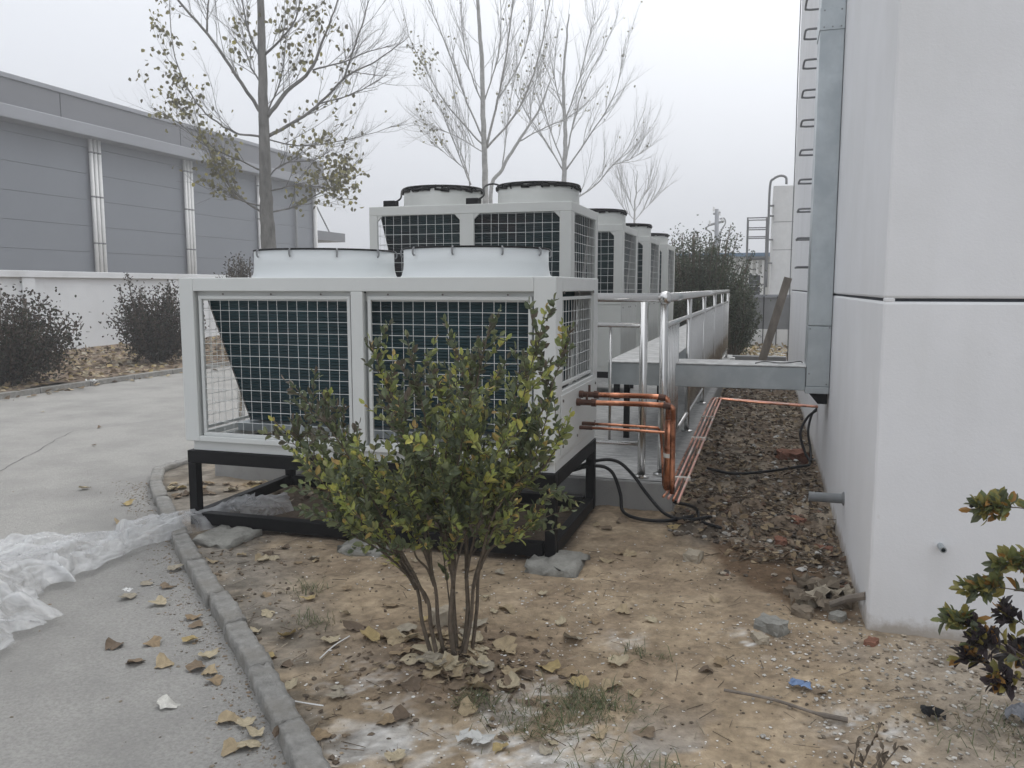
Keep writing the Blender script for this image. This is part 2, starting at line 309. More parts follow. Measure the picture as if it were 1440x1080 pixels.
# leaf bed beyond the road
nx, ny = 60, 200
X, Y = np.meshgrid(np.linspace(-16.6, -10.75, nx), np.linspace(4, 90, ny)); Zb = .06 + (fbm(X * 2, Y * 2, 3) - .5) * .14
c = cmix(np.zeros(X.shape + (3,)) + np.array((.17, .13, .10)), (.26, .20, .145), sstep(.4, .6, fbm(X * 3, Y * 3)))
mb = MB(); mb.v = [tuple(p) for p in np.stack([X, Y, Zb], -1).reshape(-1, 3)]; mb.c = [tuple(p) for p in c.reshape(-1, 3)]
mb.f = [(j * nx + i, j * nx + i + 1, (j + 1) * nx + i + 1, (j + 1) * nx + i) for j in range(ny - 1) for i in range(nx - 1)]
mb.build('planting_bed', m_soil, smooth=True, usecol=True)['kind'] = 'structure'

# kerbs
def rough_block(name, mat, c, dims, rz, parent=None, rough=.008, seg=(8, 3, 3), seed=0, org=None, taper=0, smooth=False):
    mb = MB(); sx_, sy_, sz_ = seg; vid = {}; vs = []; fs = []
    r_ = random.Random(seed)
    def vid_(i, j, k):
        key = (i, j, k)
        if key not in vid:
            u, v, w_ = i / sx_ - .5, j / sy_ - .5, k / sz_ - .5
            q = Vector((u * dims[0], v * dims[1], w_ * dims[2]))
            edge = sum(abs(abs(t) - .5) < 1e-6 for t in (u, v, w_))
            sh = 1 - (.0 if edge < 2 else (.04 if edge == 2 else .08)); q.y *= sh; q.z *= sh; 
            if taper: q.x *= 1 - taper * (w_ + .5); q.y *= 1 - taper * (w_ + .5)
            q += Vector((r_.uniform(-1, 1), r_.uniform(-1, 1), r_.uniform(-1, 1))) * rough
            vid[key] = len(vs); vs.append(q)
        return vid[key]
    for i in range(sx_):
        for j in range(sy_):
            fs.append((vid_(i, j, 0), vid_(i, j + 1, 0), vid_(i + 1, j + 1, 0), vid_(i + 1, j, 0))); fs.append((vid_(i, j, sz_), vid_(i + 1, j, sz_), vid_(i + 1, j + 1, sz_), vid_(i, j + 1, sz_)))
    for i in range(sx_):
        for k in range(sz_):
            fs.append((vid_(i, 0, k), vid_(i + 1, 0, k), vid_(i + 1, 0, k + 1), vid_(i, 0, k + 1))); fs.append((vid_(i, sy_, k), vid_(i, sy_, k + 1), vid_(i + 1, sy_, k + 1), vid_(i + 1, sy_, k)))
    for j in range(sy_):
        for k in range(sz_):
            fs.append((vid_(0, j, k), vid_(0, j, k + 1), vid_(0, j + 1, k + 1), vid_(0, j + 1, k))); fs.append((vid_(sx_, j, k), vid_(sx_, j + 1, k), vid_(sx_, j + 1, k + 1), vid_(sx_, j, k + 1)))
    rm = Matrix.Rotation(rz, 3, 'Z'); mb.add([rm @ q + Vector(c) for q in vs], fs)
    return mb.build(name, mat, parent, org=c, smooth=smooth)
ke = empty('kerb', (-2.8, 3.6, 0), None, None); ke['kind'] = 'structure'
pts = curve([Vector((a, b, 0)) for a, b in KERB[:8]] + [Vector((-5, 12, 0))], 24)
acc = 0; last = pts[0]; i = 0
path = [pts[0]]; lens = [0]
for p in pts[1:]: acc += (p - last).length; last = p; path.append(p); lens.append(acc)
def at_len(d):
    return Vector((np.interp(d, lens, [p.x for p in path]), np.interp(d, lens, [p.y for p in path]), 0))
d = 0; k = 0
while d < 11.4:
    ln = random.choice((.42, .62, .5, .55)); a = at_len(d); b = at_len(d + ln); t = (b - a)
    c_ = (a + b) / 2 + Vector((0, 0, -.004 + random.uniform(-.008, .008))); nrm = Vector((t.y, -t.x, 0)).normalized() * (random.uniform(-.012, .012) + .02)
    rough_block('kerb_stone', m_kerb, c_ + nrm, (t.length - .006, .096, .12), math.atan2(t.y, t.x) + random.uniform(-.015, .015), ke, .0055, (12, 5, 4), k, smooth=True); d += ln; k += 1
kb = empty('kerb', (-10.68, 12, 0), None, None); kb['kind'] = 'structure'
mk = MB().box((-.075, -.49, -.1), (.075, .49, .06)).mesh('kerb_stone', m_kerb)
for k in range(40): share('kerb_stone', mk, kb, (-10.68, 4.5 + k, random.uniform(-.006, .006)), (0, 0, random.uniform(-.01, .01)))

# ================================================================== PLATFORM
pl = empty('concrete_platform', (-2.5, 5.85, 0), None, None); pl['kind'] = 'structure'
MB().box((-4.4, 5.85, -.2), (-.575, 17.6, .215)).build('platform_body', m_conc, pl, bevel=.012)
mbp = MB(); nxp, nyp = 60, 160
X, Y = np.meshgrid(np.linspace(-4.385, -.59, nxp), np.linspace(5.865, 17.58, nyp)); Zp = .221 + (fbm(X * 5, Y * 12, 3) - .5) * .012
mbp.v = [tuple(p) for p in np.stack([X, Y, Zp], -1).reshape(-1, 3)]; mbp.c = [(1, 1, 1)] * len(mbp.v)
mbp.f = [(j * nxp + i, j * nxp + i + 1, (j + 1) * nxp + i + 1, (j + 1) * nxp + i) for j in range(nyp - 1) for i in range(nxp - 1)]
mbp.build('platform_screed', m_slab, pl, smooth=True)

# ================================================================== RIGHT BUILDING
XW, YN = .51, 4.04
bl = empty('white_building', (4, 10, 0), 'large white rendered building with dark groove line, filling the right edge', 'building')
def wallblock(z0, z1, ins, mat, name):
    return MB().box((XW + ins, YN + ins, z0), (8 - ins, 17.7 - ins, z1)).build(name, mat, bl, bevel=.012 if ins == 0 else 0)
wallblock(-.2, 1.537, 0, m_wall, 'lower_wall'); wallblock(1.537, 1.551, .018, m_groove, 'groove'); wallblock(1.551, 8.6, 0, m_wall, 'upper_wall')
MB().box((XW + .002, YN + .002, 1.53), (XW + .05, YN + .03, 1.558)).build('groove_filler', m_wall, bl, bevel=.01)
# rungs set into the wall
for k in range(14):
    z = 1.83 + .323 * k
    lx = XW - .17
    rb = curve([(XW + .03, 10.02, z), (lx + .06, 10.02, z), (lx + .015, 10.035, z), (lx, 10.08, z - .004), (lx, 10.36, z - .004), (lx + .015, 10.4, z), (lx + .06, 10.42, z), (XW + .03, 10.42, z)], 3)
    MB().tube(rb, .012, 6).build('ladder_rung', m_grey, bl, smooth=True)
mb = MB().tube(curve([(XW - .02, 17.5, .1), (XW - .025, 17.52, 2.2), (XW - .02, 17.5, 4), (XW - .03, 17.5, 6), (XW - .02, 17.5, 8.6)], 4), .011, 6)
tag(mb.build('wall_cable', m_grey, org=(XW, 17.5, .1), smooth=True), 'thin dark cable running straight up the far corner of the white wall', 'cable')
# vertical galvanised duct
dv = empty('vertical_duct', (.42, 6.83, .79), 'tall galvanised sheet metal duct climbing the white wall', 'duct')
for z0, z1, mtl in ((.83, 1.30, 0), (1.304, 3.55, 0), (3.554, 8.5, 0)):
    MB().box((.335, 6.83, z0), (XW - .004, 7.19, z1)).build('duct_section', m_galv, dv, bevel=.004)
MB().box((.33, 6.822, .775), (XW - .003, 7.195, .828)).build('end_cap', m_galv, dv, bevel=.003)
MB().box((.329, 6.822, 3.5), (XW - .003, 7.195, 3.66)).build('joint_collar', m_galv, dv, bevel=.003)
mr_ = MB().tube([(0, -.004, 0), (0, .004, 0)], .006, 6).mesh('rivet', m_grey)
for rx, rz in ((.36, 3.52), (.42, 3.52), (.48, 3.52), (.36, 3.64), (.48, 3.64), (.485, .85), (.355, .93), (.35, 1.28), (.49, 1.29)): share('rivet', mr_, dv, (rx, 6.822, rz))
br = MB().prism([(.36, .774), (.50, .774), (.50, .69), (.43, .69)], 'y', 6.86, 6.9).build('duct_bracket', m_black, org=(.45, 6.88, .69), bevel=.003)
tag(br, 'small dark steel bracket under the foot of the tall wall duct', 'bracket')
# L-shaped horizontal trunking
dh = empty('horizontal_trunking', (-.4, 7.05, .79), 'wide flat galvanised cable trunking crossing from the railed platform to the white wall', 'trunking')
MB().box((-1.23, 6.84, .795), (.332, 7.26, .975)).build('cross_run', m_galv, dh, bevel=.004)
MB().box((-1.23, 7.264, .795), (-.76, 16.4, .975)).build('long_run', m_galv, dh, bevel=.004)
MB().box((-1.24, 6.83, .978), (.333, 7.27, .986)).build('lid', m_galvtop, dh); MB().box((-1.24, 7.274, .978), (-.75, 16.41, .986)).build('lid', m_galvtop, dh)
for yy in (7.5, 10, 12.5, 15): MB().box((-1.2, yy, .222), (-1.15, yy + .05, .793)).box((-.84, yy, .222), (-.79, yy + .05, .793)).build('support_leg', m_black, dh)
w1 = MB().tube(curve([(-.05, 6.95, .992), (.02, 7.1, .994), (.12, 6.98, .996), (.2, 7.06, .992), (.3, 7.15, .998), (.31, 7.0, 1.0)], 5), .004, 5).build('scrap_wire', m_rubber, org=(.1, 7, .99), smooth=True)
tag(w1, 'thin dark scrap of wire curling on top of the flat trunking', 'wire')

# ================================================================== CHILLER UNITS
def grid_plane(mb, axis, c, a0, a1, z0, z1, pitch, r=.0022, wav=.0):
    na = max(2, round((a1 - a0) / pitch)); nz = max(2, round((z1 - z0) / pitch))
    def P(a, z, off): return (a, c + off, z) if axis == 'y' else (c + off, a, z)
    for i in range(na + 1):
        a = a0 + (a1 - a0) * i / na + random.uniform(-1, 1) * wav; a2 = a + random.uniform(-1, 1) * wav
        mb.tube([P(a, z0, 0), P((a + a2) / 2 + random.uniform(-1, 1) * wav, (z0 + z1) / 2, 0), P(a2, z1, 0)], r, 4, cap=False)
    for k in range(nz + 1):
        z = z0 + (z1 - z0) * k / nz + random.uniform(-1, 1) * wav; z2 = z + random.uniform(-1, 1) * wav
        mb.tube([P(a0, z, r), P((a0 + a1) / 2, (z + z2) / 2 + random.uniform(-1, 1) * wav, r), P(a1, z2, r)], r, 4, cap=False)
def ring_frame(mb, axis, c, a0, a1, z0, z1, wd, th):
    def B(p0, p1, q0, q1):
        if axis == 'y': mb.box((p0, c, q0), (p1, c + th, q1))
        else: mb.box((c, p0, q0), (c + th, p1, q1))
    B(a0, a1, z0, z0 + wd); B(a0, a1, z1 - wd, z1); B(a0, a0 + wd, z0 + wd, z1 - wd); B(a1 - wd, a1, z0 + wd, z1 - wd)
def coil_slab(parent, x0, x1, top, bot, z0, z1, mat, th=.09):
    """leaning fin pack from (y=top, z1) to (y=bot, z0): tube rows as fine horizontal ribs"""
    o = MB(); n = 44
    d = Vector((0, bot - top, z0 - z1)); nrm = Vector((0, d.z, -d.y)).normalized(); s = -1 if top < bot else 1
    if nrm.y * s < 0: nrm = -nrm
    vs = []; fs = []
    for i in range(n * 2 + 1):
        p = Vector((0, top, z1)) + d * (i / (2 * n)) + nrm * (.007 if i % 2 else 0)
        vs += [(x0, p.y, p.z), (x1, p.y, p.z)]
    fs = [(2 * i, 2 * i + 1, 2 * i + 3, 2 * i + 2) for i in range(2 * n)]
    b0 = Vector((0, top, z1)) - nrm * th; b1 = Vector((0, bot, z0)) - nrm * th; k = len(vs)
    vs += [(x0, b0.y, b0.z), (x1, b0.y, b0.z), (x0, b1.y, b1.z), (x1, b1.y, b1.z)]; fs += [(k, k + 2, k + 3, k + 1)]
    o.add(vs, fs).build('coil', mat, parent)
    for x_ in (x0 - .004, x1):
        q = [Vector((0, top, z1)) + nrm * .012, Vector((0, bot, z0)) + nrm * .012, b1 - nrm * .01, b0 - nrm * .01]
        MB().prism([(p.y, p.z) for p in q], 'x', x_, x_ + .004).build('end_plate', m_endp, parent)
def fan_duct(parent, cx, cy, z0, h, r, mat, flare, rimh, nclip, rimr):
    t = .006
    prof = [(r + flare, z0), (r + flare * .45, z0 + h * .12), (r + flare * .12, z0 + h * .3), (r, z0 + h * .5), (r, z0 + h), (r - t, z0 + h), (r - t, z0)]
    d = MB().lathe(cx, cy, prof, 64).build('fan_duct', mat, parent, smooth=False, org=(cx, cy, z0))
    d.data.polygons.foreach_set('use_smooth', [True] * len(d.data.polygons))
    g = MB(); zt = z0 + h + .006
    for k in range(7):
        rr = r * (k + 1) / 7.0; pts_ = [(cx + rr * math.cos(a), cy + rr * math.sin(a), zt + .02 * (1 - k / 6)) for a in np.linspace(0, 2 * math.pi, 49)]
        g.tube(pts_, .003 if k < 6 else rimr, 6, cap=False)
    for k in range(8):
        a = k * math.pi / 4; g.tube([(cx, cy, zt + .02), (cx + r * math.cos(a), cy + r * math.sin(a), zt)], .003, 4)
    if rimh:
        for k in range(40):                    # uneven tape wound round the rim
            a = k * math.tau / 40; b_ = a + math.tau / 40 * 1.3; rr = r + random.uniform(.002, .012); zz = z0 + h - rimh * random.uniform(.1, .55)
            g.tube([(cx + rr * math.cos(a), cy + rr * math.sin(a), zz), (cx + rr * math.cos(b_), cy + rr * math.sin(b_), zz + random.uniform(-.012, .012))], rimh * random.uniform(.22, .42), 5)
    g.build('fan_guard', m_black, d)
    for k in range(nclip):
        a = k * math.tau / nclip + .35; u = Vector((math.cos(a), math.sin(a), 0)); c0 = Vector((cx, cy, 0)) + u * (r + .004)
        MB().tube(curve([c0 + Vector((0, 0, z0 + h + .008)), c0 + u * .012 + Vector((0, 0, z0 + h - .005)), c0 + u * .012 + Vector((0, 0, z0 + h - .03)), c0 + u * .002 + Vector((0, 0, z0 + h - .042))], 3), .006, 5).build('guard_clip', m_black if rimh else m_grey, d)
    MB().lathe(cx, cy, [(.001, z0 + h * .55), (.11, z0 + h * .55), (.11, z0 + h * .3), (.001, z0 + h * .3)], 16).build('fan_motor', m_black, d)
    fb = MB()
    for k in range(4):
        a = k * math.pi / 2 + .2; u = Vector((math.cos(a), math.sin(a), 0)); v_ = Vector((-u.y, u.x, 0)); c0 = Vector((cx, cy, z0 + h * .42))
        fb.add([c0 + u * .1 - v_ * .05 + Vector((0, 0, -.03)), c0 + u * .1 + v_ * .05 + Vector((0, 0, .03)), c0 + u * (r - .02) + v_ * .12 + Vector((0, 0, .03)), c0 + u * (r - .02) - v_ * .12 + Vector((0, 0, -.03))], [(0, 1, 2, 3)])
    fb.build('fan_blades', m_grey, d); return d

# ---- the new unit in front
ux0, ux1, uy0, uy1 = -3.61, -1.11, 4.518, 5.74
UB, UT = .60, 1.66
u1 = empty('chiller_unit', ((ux0 + ux1) / 2, (uy0 + uy1) / 2, .535), 'pale grey chiller nearest the viewer, on a black stand behind the leafy shrub', 'air conditioner')
fr = MB(); e = .003
ops = [(-3.505, -2.385), (-2.305, -1.24)]; oz0, oz1 = .635, 1.575
for y0, y1 in ((uy0, uy0 + .03), (uy1 - .03, uy1)):
    fr.box((ux0, y0, UB), (ops[0][0], y1, UT)); fr.box((ops[0][1], y0, oz0), (ops[1][0], y1, oz1)); fr.box((ops[1][1], y0, UB), (ux1, y1, UT))
    fr.box((ops[0][0], y0, oz1), (ops[1][1], y1, UT)); fr.box((ops[0][0], y0, UB), (ops[1][1], y1, oz0))
for x0, x1 in ((ux0, ux0 + .03), (ux1 - .03, ux1)):
    a, b = uy0 + .03, uy1 - .03; zl = 1.0 if x0 > -2 else oz0
    fr.box((x0, a, UB), (x1, uy0 + .16, UT)); fr.box((x0, uy1 - .13, UB), (x1, b, UT)); fr.box((x0, uy0 + .16, 1.575), (x1, uy1 - .13, UT)); fr.box((x0, uy0 + .16, UB), (x1, uy1 - .13, zl))
fr.build('cabinet_frame', m_paint, u1, bevel=.005)
MB().box((ux0 + .03, uy0 + .03, UT - .03), (ux1 - .03, uy1 - .03, UT - .004)).build('top_panel', m_paint, u1)
# returns round the openings, so the frame reads as folded sheet
for a, b in ops:
    for y0, y1 in ((uy0 + .031, uy0 + .075), (uy1 - .075, uy1 - .031)):
        for q0, q1 in (((a - .012, y0, oz0 - .01), (a - .002, y1, oz1 - .01)), ((b + .002, y0, oz0 - .01), (b + .012, y1, oz1 - .01)), ((a, y0 + .018, oz1 - .06), (b, y1, oz1 + .012)), ((a, y0, oz0 - .012), (b, y1, oz0 - .002))): MB().box(q0, q1).build('opening_return', m_paint, u1)
for (a, b) in ops:
    for yc in (uy0 + .028, uy1 - .034):
        f = MB(); ring_frame(f, 'y', yc, a + .018, b - .018, oz0 + .0, oz1 - .028, .022, .018)
        fo = f.build('guard_frame', m_paint, u1, bevel=.002)
        g = MB(); grid_plane(g, 'y', yc + .006, a + .035, b - .035, oz0 + .02, oz1 - .048, .071, .0017, .004); g.build('wire_grid', m_wire, fo)
for xc in (ux1 - .028, ux0 + .010):
    zl = 1.02 if xc > -2 else .65; f = MB(); ring_frame(f, 'x', xc, uy0 + .185, uy1 - .15, zl, 1.545, .02, .018); fo = f.build('guard_frame', m_paint, u1, bevel=.002)
    g = MB(); grid_plane(g, 'x', xc + .006, uy0 + .2, uy1 - .165, zl + .015, 1.53, .0695, .0019, .003); g.build('wire_grid', m_wire, fo)
MB().box((ux1 + .001, uy0 + .12, .625), (ux1 + .006, uy1 - .06, .975)).build('side_panel', m_paint, u1, bevel=.002)
bolt = MB().lathe(0, 0, [(.001, .0), (.009, .0), (.009, .006), (.001, .007)], 8)
bolt.v = [(p[2], p[1], p[0]) for p in bolt.v]; mbolt = bolt.mesh('bolt', m_endp)
for yy, zz in ((uy0 + .16, .94), (uy0 + .16, .67), (uy0 + .55, .67), (uy1 - .1, .94), (uy1 - .1, .67), (uy0 + .16, 1.57), (uy0 + .55, 1.57), (uy1 - .2, 1.57)): share('bolt', mbolt, u1, (ux1 + .006, yy, zz))
bolt2 = MB().lathe(0, 0, [(.001, .0), (.006, .0), (.006, .005), (.001, .006)], 8); bolt2.v = [(p[0], -p[2], p[1]) for p in bolt2.v]; mbolt2 = bolt2.mesh('bolt', m_endp)
for xx in (-3.3, -2.95, -2.6, -2.15, -1.8, -1.4): share('bolt', mbolt2, u1, (xx, uy0 + .03, 1.557))
br_ = MB().box((ux0 + .035, uy0 + .035, .535), (ux1 - .01, uy0 + .075, UB - .002)).box((ux0 + .035, uy1 - .05, .535), (ux1 - .01, uy1 - .01, UB - .002)).box((ux1 - .05, uy0 + .076, .535), (ux1 - .01, uy1 - .051, UB - .002)).box((ux0 + .035, uy0 + .076, .535), (ux0 + .075, uy1 - .051, UB - .002))
for xx in (-3.1, -2.35, -1.6): br_.box((xx, uy0 + .076, .54), (xx + .05, uy1 - .051, UB - .01))
br_.build('base_rail', m_paint, u1, bevel=.002)
ym = (uy0 + uy1) / 2
coil_slab(u1, ux0 + .13, ux1 - .12, uy0 + .09, ym - .06, .66, 1.6, m_coil); coil_slab(u1, ux0 + .13, ux1 - .12, uy1 - .09, ym + .06, .66, 1.6, m_coil)
MB().box((ux0 + .1, ym - .18, .602), (ux1 - .1, ym + .18, .655)).build('drip_tray', m_galv, u1)
cp = MB()
for k in range(2): cp.tube(curve([(ux1 - .09, uy0 + .35 + k * .1, .8), (ux1 - .075, uy0 + .36 + k * .1, 1.1), (ux1 - .09, uy0 + .33 + k * .11, 1.5)], 4), .011, 6)
cp.build('header_pipe', m_burnt, u1, smooth=True)
for cx in (-2.885, -1.79): fan_duct(u1, cx, 5.12, UT, .175, .468, m_duct, .024, 0, 10, .006)
# ---- its stand
st = empty('steel_stand', (-2.36, 5.1, 0), 'black welded square tube stand under the nearest chiller', 'stand')
lg = .062
for x_ in (ux0, ux1 - lg):
    for y_ in (uy0 + .01, uy1 - lg): MB().box((x_, y_, .03), (x_ + lg, y_ + lg, .447)).build('leg', m_black, st, bevel=.004)
MB().box((-2.4, uy0 + .4, .13), (-2.34, uy0 + .46, .447)).build('leg', m_black, st)
MB().box((ux0, uy0 + .01, .449), (ux1, uy0 + .085, .533)).build('top_beam', m_black, st, bevel=.004); MB().box((ux0, uy1 - .075, .449), (ux1, uy1, .533)).build('top_beam', m_black, st, bevel=.004)
MB().box((ux0, uy0 + .087, .449), (ux0 + .075, uy1 - .077, .532)).build('top_beam', m_black, st, bevel=.004); MB().box((ux1 - .075, uy0 + .087, .449), (ux1, uy1 - .077, .532)).build('top_beam', m_black, st, bevel=.004)
MB().box((ux0 + .077, uy0 + .012, .035), (ux1 - .077, uy0 + .083, .115)).build('bottom_beam', m_black, st, bevel=.004)
MB().box((ux0 + .077, uy1 - .073, .035), (ux1 - .077, uy1 - .002, .115)).build('bottom_beam', m_black, st, bevel=.004)
for x_ in (ux0, ux1 - lg, -2.4): MB().box((x_ + .002, uy0 + .087, .036), (x_ + lg - .002, uy1 - .077, .116)).build('bottom_beam', m_black, st, bevel=.004)
for k, (px, lab) in enumerate(((300, 'flat grey stone pad under the left front foot of the black stand'), (508, 'flat grey stone pad under the middle of the black stand front beam'), (775, 'flat grey stone pad under the right front foot of the black stand'))):
    p = pz(px, (770, 782, 808)[k])
    tag(rough_block('pad_stone', m_stoneblk, (p.x, p.y + .13, .0), (.30, .32, .10), random.uniform(-.1, .1), None, .016, (7, 6, 4), 50 + k, smooth=True), lab, 'stone')

# ---- the row of older units on the platform
def make_row_unit(x0, x1, y0, y1, zb, zt):
    r_ = empty('chiller_unit', ((x0 + x1) / 2, (y0 + y1) / 2, zb), 'x', 'air conditioner', 'older chillers in a row on the platform')
    zm = 1.48; fr = MB(); xm = (x0 + x1) / 2
    ps = [(x0, x0 + .085), (xm - .07, xm + .07), (x1 - .11, x1)]
    for a, b in ((y0, y0 + .03), (y1 - .03, y1)):
        for p0, p1 in ps: fr.box((p0, a, zm), (p1, b, zt - .085))
        fr.box((x0, a, zt - .085), (x1, b, zt)); fr.box((x0, a, zm - .09), (x1, b, zm))
        for (q0, q1) in ((ps[0][1], ps[1][0]), (ps[1][1], ps[2][0])):
            for (xa, s) in ((q0, 1), (q1, -1)): fr.prism([(xa, zt - .0851), (xa + s * .055, zt - .0851), (xa, zt - .14)], 'y', a + .004, b - .004)
    for a, b in ((x0, x0 + .03), (x1 - .03, x1)):
        fr.box((a, y0 + .03, zm), (b, y0 + .13, zt - .085)); fr.box((a, y1 - .13, zm), (b, y1 - .03, zt - .085)); fr.box((a, y0 + .03, zt - .085), (b, y1 - .03, zt)); fr.box((a, y0 + .03, zm - .09), (b, y1 - .03, zm))
    fr.build('cabinet_frame', m_paint2, r_, bevel=.005)
    MB().box((x0 + .031, y0 + .031, zt - .03), (x1 - .031, y1 - .031, zt - .005)).build('top_panel', m_paint2, r_)
    for k, (a, b) in enumerate(((x0 + .01, xm - .003), (xm + .003, x1 - .01))):
        MB().box((a, y0 + .006, zb + .06), (b, y0 + .03, zm - .093)).build('lower_panel', m_paint2, r_, bevel=.003); MB().box((a, y1 - .03, zb + .06), (b, y1 - .006, zm - .093)).build('lower_panel', m_paint2, r_, bevel=.003)
    ymid = (y0 + y1) / 2
    for xx in (x1 - .026, x0 + .004):
        MB().box((xx, y0 + .033, zb + .06), (xx + .022, ymid - .003, zm - .093)).build('lower_panel', m_paint2, r_, bevel=.003); MB().box((xx, ymid + .003, zb + .06), (xx + .022, y1 - .033, zm - .093)).build('lower_panel', m_paint2, r_, bevel=.003)
    for yy in (y0 + .1, ymid - .06, ymid + .06, y1 - .1):
        share('bolt', mbolt, r_, (x1 - .004, yy, zm - .13)); share('bolt', mbolt, r_, (x1 - .004, yy, zb + .12))
    MB().box((x0, y0, zb), (x1, y1, zb + .056)).build('base_rail', m_paint2, r_)
    for (a, b) in ((ps[0][1], ps[1][0]), (ps[1][1], ps[2][0])):
        for yc in (y0 + .014, y1 - .014): g = MB(); grid_plane(g, 'y', yc, a - .004, b + .004, zm + .0, zt - .087, .085, .0021, .004); g.build('wire_grid', m_wire, r_)
    for xc in (x1 - .014, x0 + .014): g = MB(); grid_plane(g, 'x', xc, y0 + .128, y1 - .128, zm, zt - .087, .085, .0021, .004); g.build('wire_grid', m_wire, r_)
    coil_slab(r_, x0 + .09, x1 - .06, y0 + .07, ymid - .1, zm - .05, zt - .06, m_coil2); coil_slab(r_, x0 + .09, x1 - .06, y1 - .07, ymid + .1, zm - .05, zt - .06, m_coil2)
    for cx in (x0 + .52, x1 - .47): fan_duct(r_, cx, (y0 + y1) / 2, zt, .2, .395, m_paint2, .012, .05, 8, .012)
    for bx in (x0 + .12, xm - .03):
        tb = MB().box((bx, y0 + .06, zt + .003), (bx + .12, y0 + .16, zt + .062)).build('terminal_box', m_black, r_, bevel=.006)
        MB().tube(curve([(bx + .1, y0 + .12, zt + .05), (bx + .15, y0 + .14, zt + .09), (bx + .12, y0 + .25, zt + .18), (bx + .15, y0 + .4, zt + .225), (bx + .22, y0 + .45, zt + .21)], 5), .009, 6).build('cable', m_rubber, tb, smooth=True)
    return r_
def make_row_stand(x0, x1, y0, y1, z0, z1):
    s_ = empty('steel_stand', ((x0 + x1) / 2, (y0 + y1) / 2, z0), 'x', 'stand', 'black stands under the older chillers')
    for a in (x0, x1 - .07):
        for b in (y0, y1 - .07): MB().box((a, b, z0), (a + .07, b + .07, z1 - .082)).build('leg', m_black, s_)
    for b in (y0, y1 - .07): MB().box((x0, b, z1 - .08), (x1, b + .07, z1 - .002)).build('top_beam', m_black, s_)
    for a in (x0, x1 - .07): MB().box((a, y0 + .072, z1 - .08), (a + .07, y1 - .072, z1 - .002)).build('top_beam', m_black, s_)
    return s_
RU = make_row_unit(-3.64, -1.66, 7.31, 8.55, .56, 2.36); RS = make_row_stand(-3.62, -1.68, 7.33, 8.53, .222, .56)
labs = ('large cream grey chiller with black rimmed fan ducts right behind the nearest chiller',
        'second cream grey chiller of the platform row, partly hidden by the large first one', 'third cream grey chiller of the platform row, next to last before the dark bush', 'farthest and smallest looking cream grey chiller, beside the dark evergreen bush')
RU['label'] = labs[0]; RS['label'] = 'black steel stand carrying the first chiller of the platform row'
for k, yf in enumerate((10.12, 12.62, 15.02)):
    c_ = copy_tree(RU); c_.location.y += yf - 7.31; c_['label'] = labs[k + 1]
    s_ = copy_tree(RS); s_.location.y += yf - 7.31; s_['label'] = 'black steel stand carrying the %s chiller of the platform row' % ('second', 'third', 'last')[k]

# ================================================================== RAILING
ra = empty('railing', (-.67, 6.05, .22), 'stainless steel tube railing round the concrete platform', 'railing')
ZR = 1.525
MB().tube([(-4.28, 6.05, ZR), (-.7, 6.05, ZR)], .034, 14).build('handrail', m_steel, ra, smooth=True)
MB().tube([(-.675, 6.08, ZR), (-.67, 16.7, ZR)], .034, 14).build('handrail', m_steel, ra, smooth=True)
kn = MB().lathe(-.677, 6.05, [(.001, ZR - .048), (.03, ZR - .04), (.046, ZR - .015), (.046, ZR + .015), (.03, ZR + .04), (.001, ZR + .048)], 16).build('corner_knuckle', m_steel, ra, smooth=True)
def post(x, y, r, top=ZR - .03):
    p = MB().tube([(x, y, .225), (x, y, top)], r, 14).build('post', m_steel, ra, smooth=True)
    MB().lathe(x, y, [(r + .03, .226), (r + .03, .238), (r + .004, .246)], 16).build('base_flange', m_steel, p)
post(-.815, 5.95, .029); post(-.685, 6.06, .029)
for x in (-2.0, -3.1, -4.25): post(x, 6.05, .026)
for y in (8.0, 10.0, 12.2, 14.4, 16.65): post(-.67, y, .024)
for za, rr in ((1.33, .019), (.462, .019)):
    MB().tube([(-4.25, 6.0, za), (-.82, 5.97, za)], rr, 10).build('rail', m_steel, ra, smooth=True)
for za in (1.325, .40): MB().tube([(-.675, 6.1, za), (-.67, 16.65, za)], .019, 10).build('rail', m_steel, ra, smooth=True)
mbal = MB().tube([(0, 0, .405), (0, 0, 1.32)], .0095, 8).mesh('baluster', m_steel, smooth=True)
y = 6.17
while y < 16.6:
    if not (6.98 < y < 7.9) and min(abs(y - q) for q in (8, 10, 12.2, 14.4)) > .05: share('baluster', mbal, ra, (-.672, y, 0))
    y += .115
mbal2 = MB().tube([(0, 0, .465), (0, 0, 1.325)], .011, 8).mesh('baluster', m_steel, smooth=True)
for x in (-1.06, -1.3, -1.54, -1.78, -2.25, -2.5, -2.75, -3.35, -3.6, -3.85): share('baluster', mbal2, ra, (x, 5.985, 0))

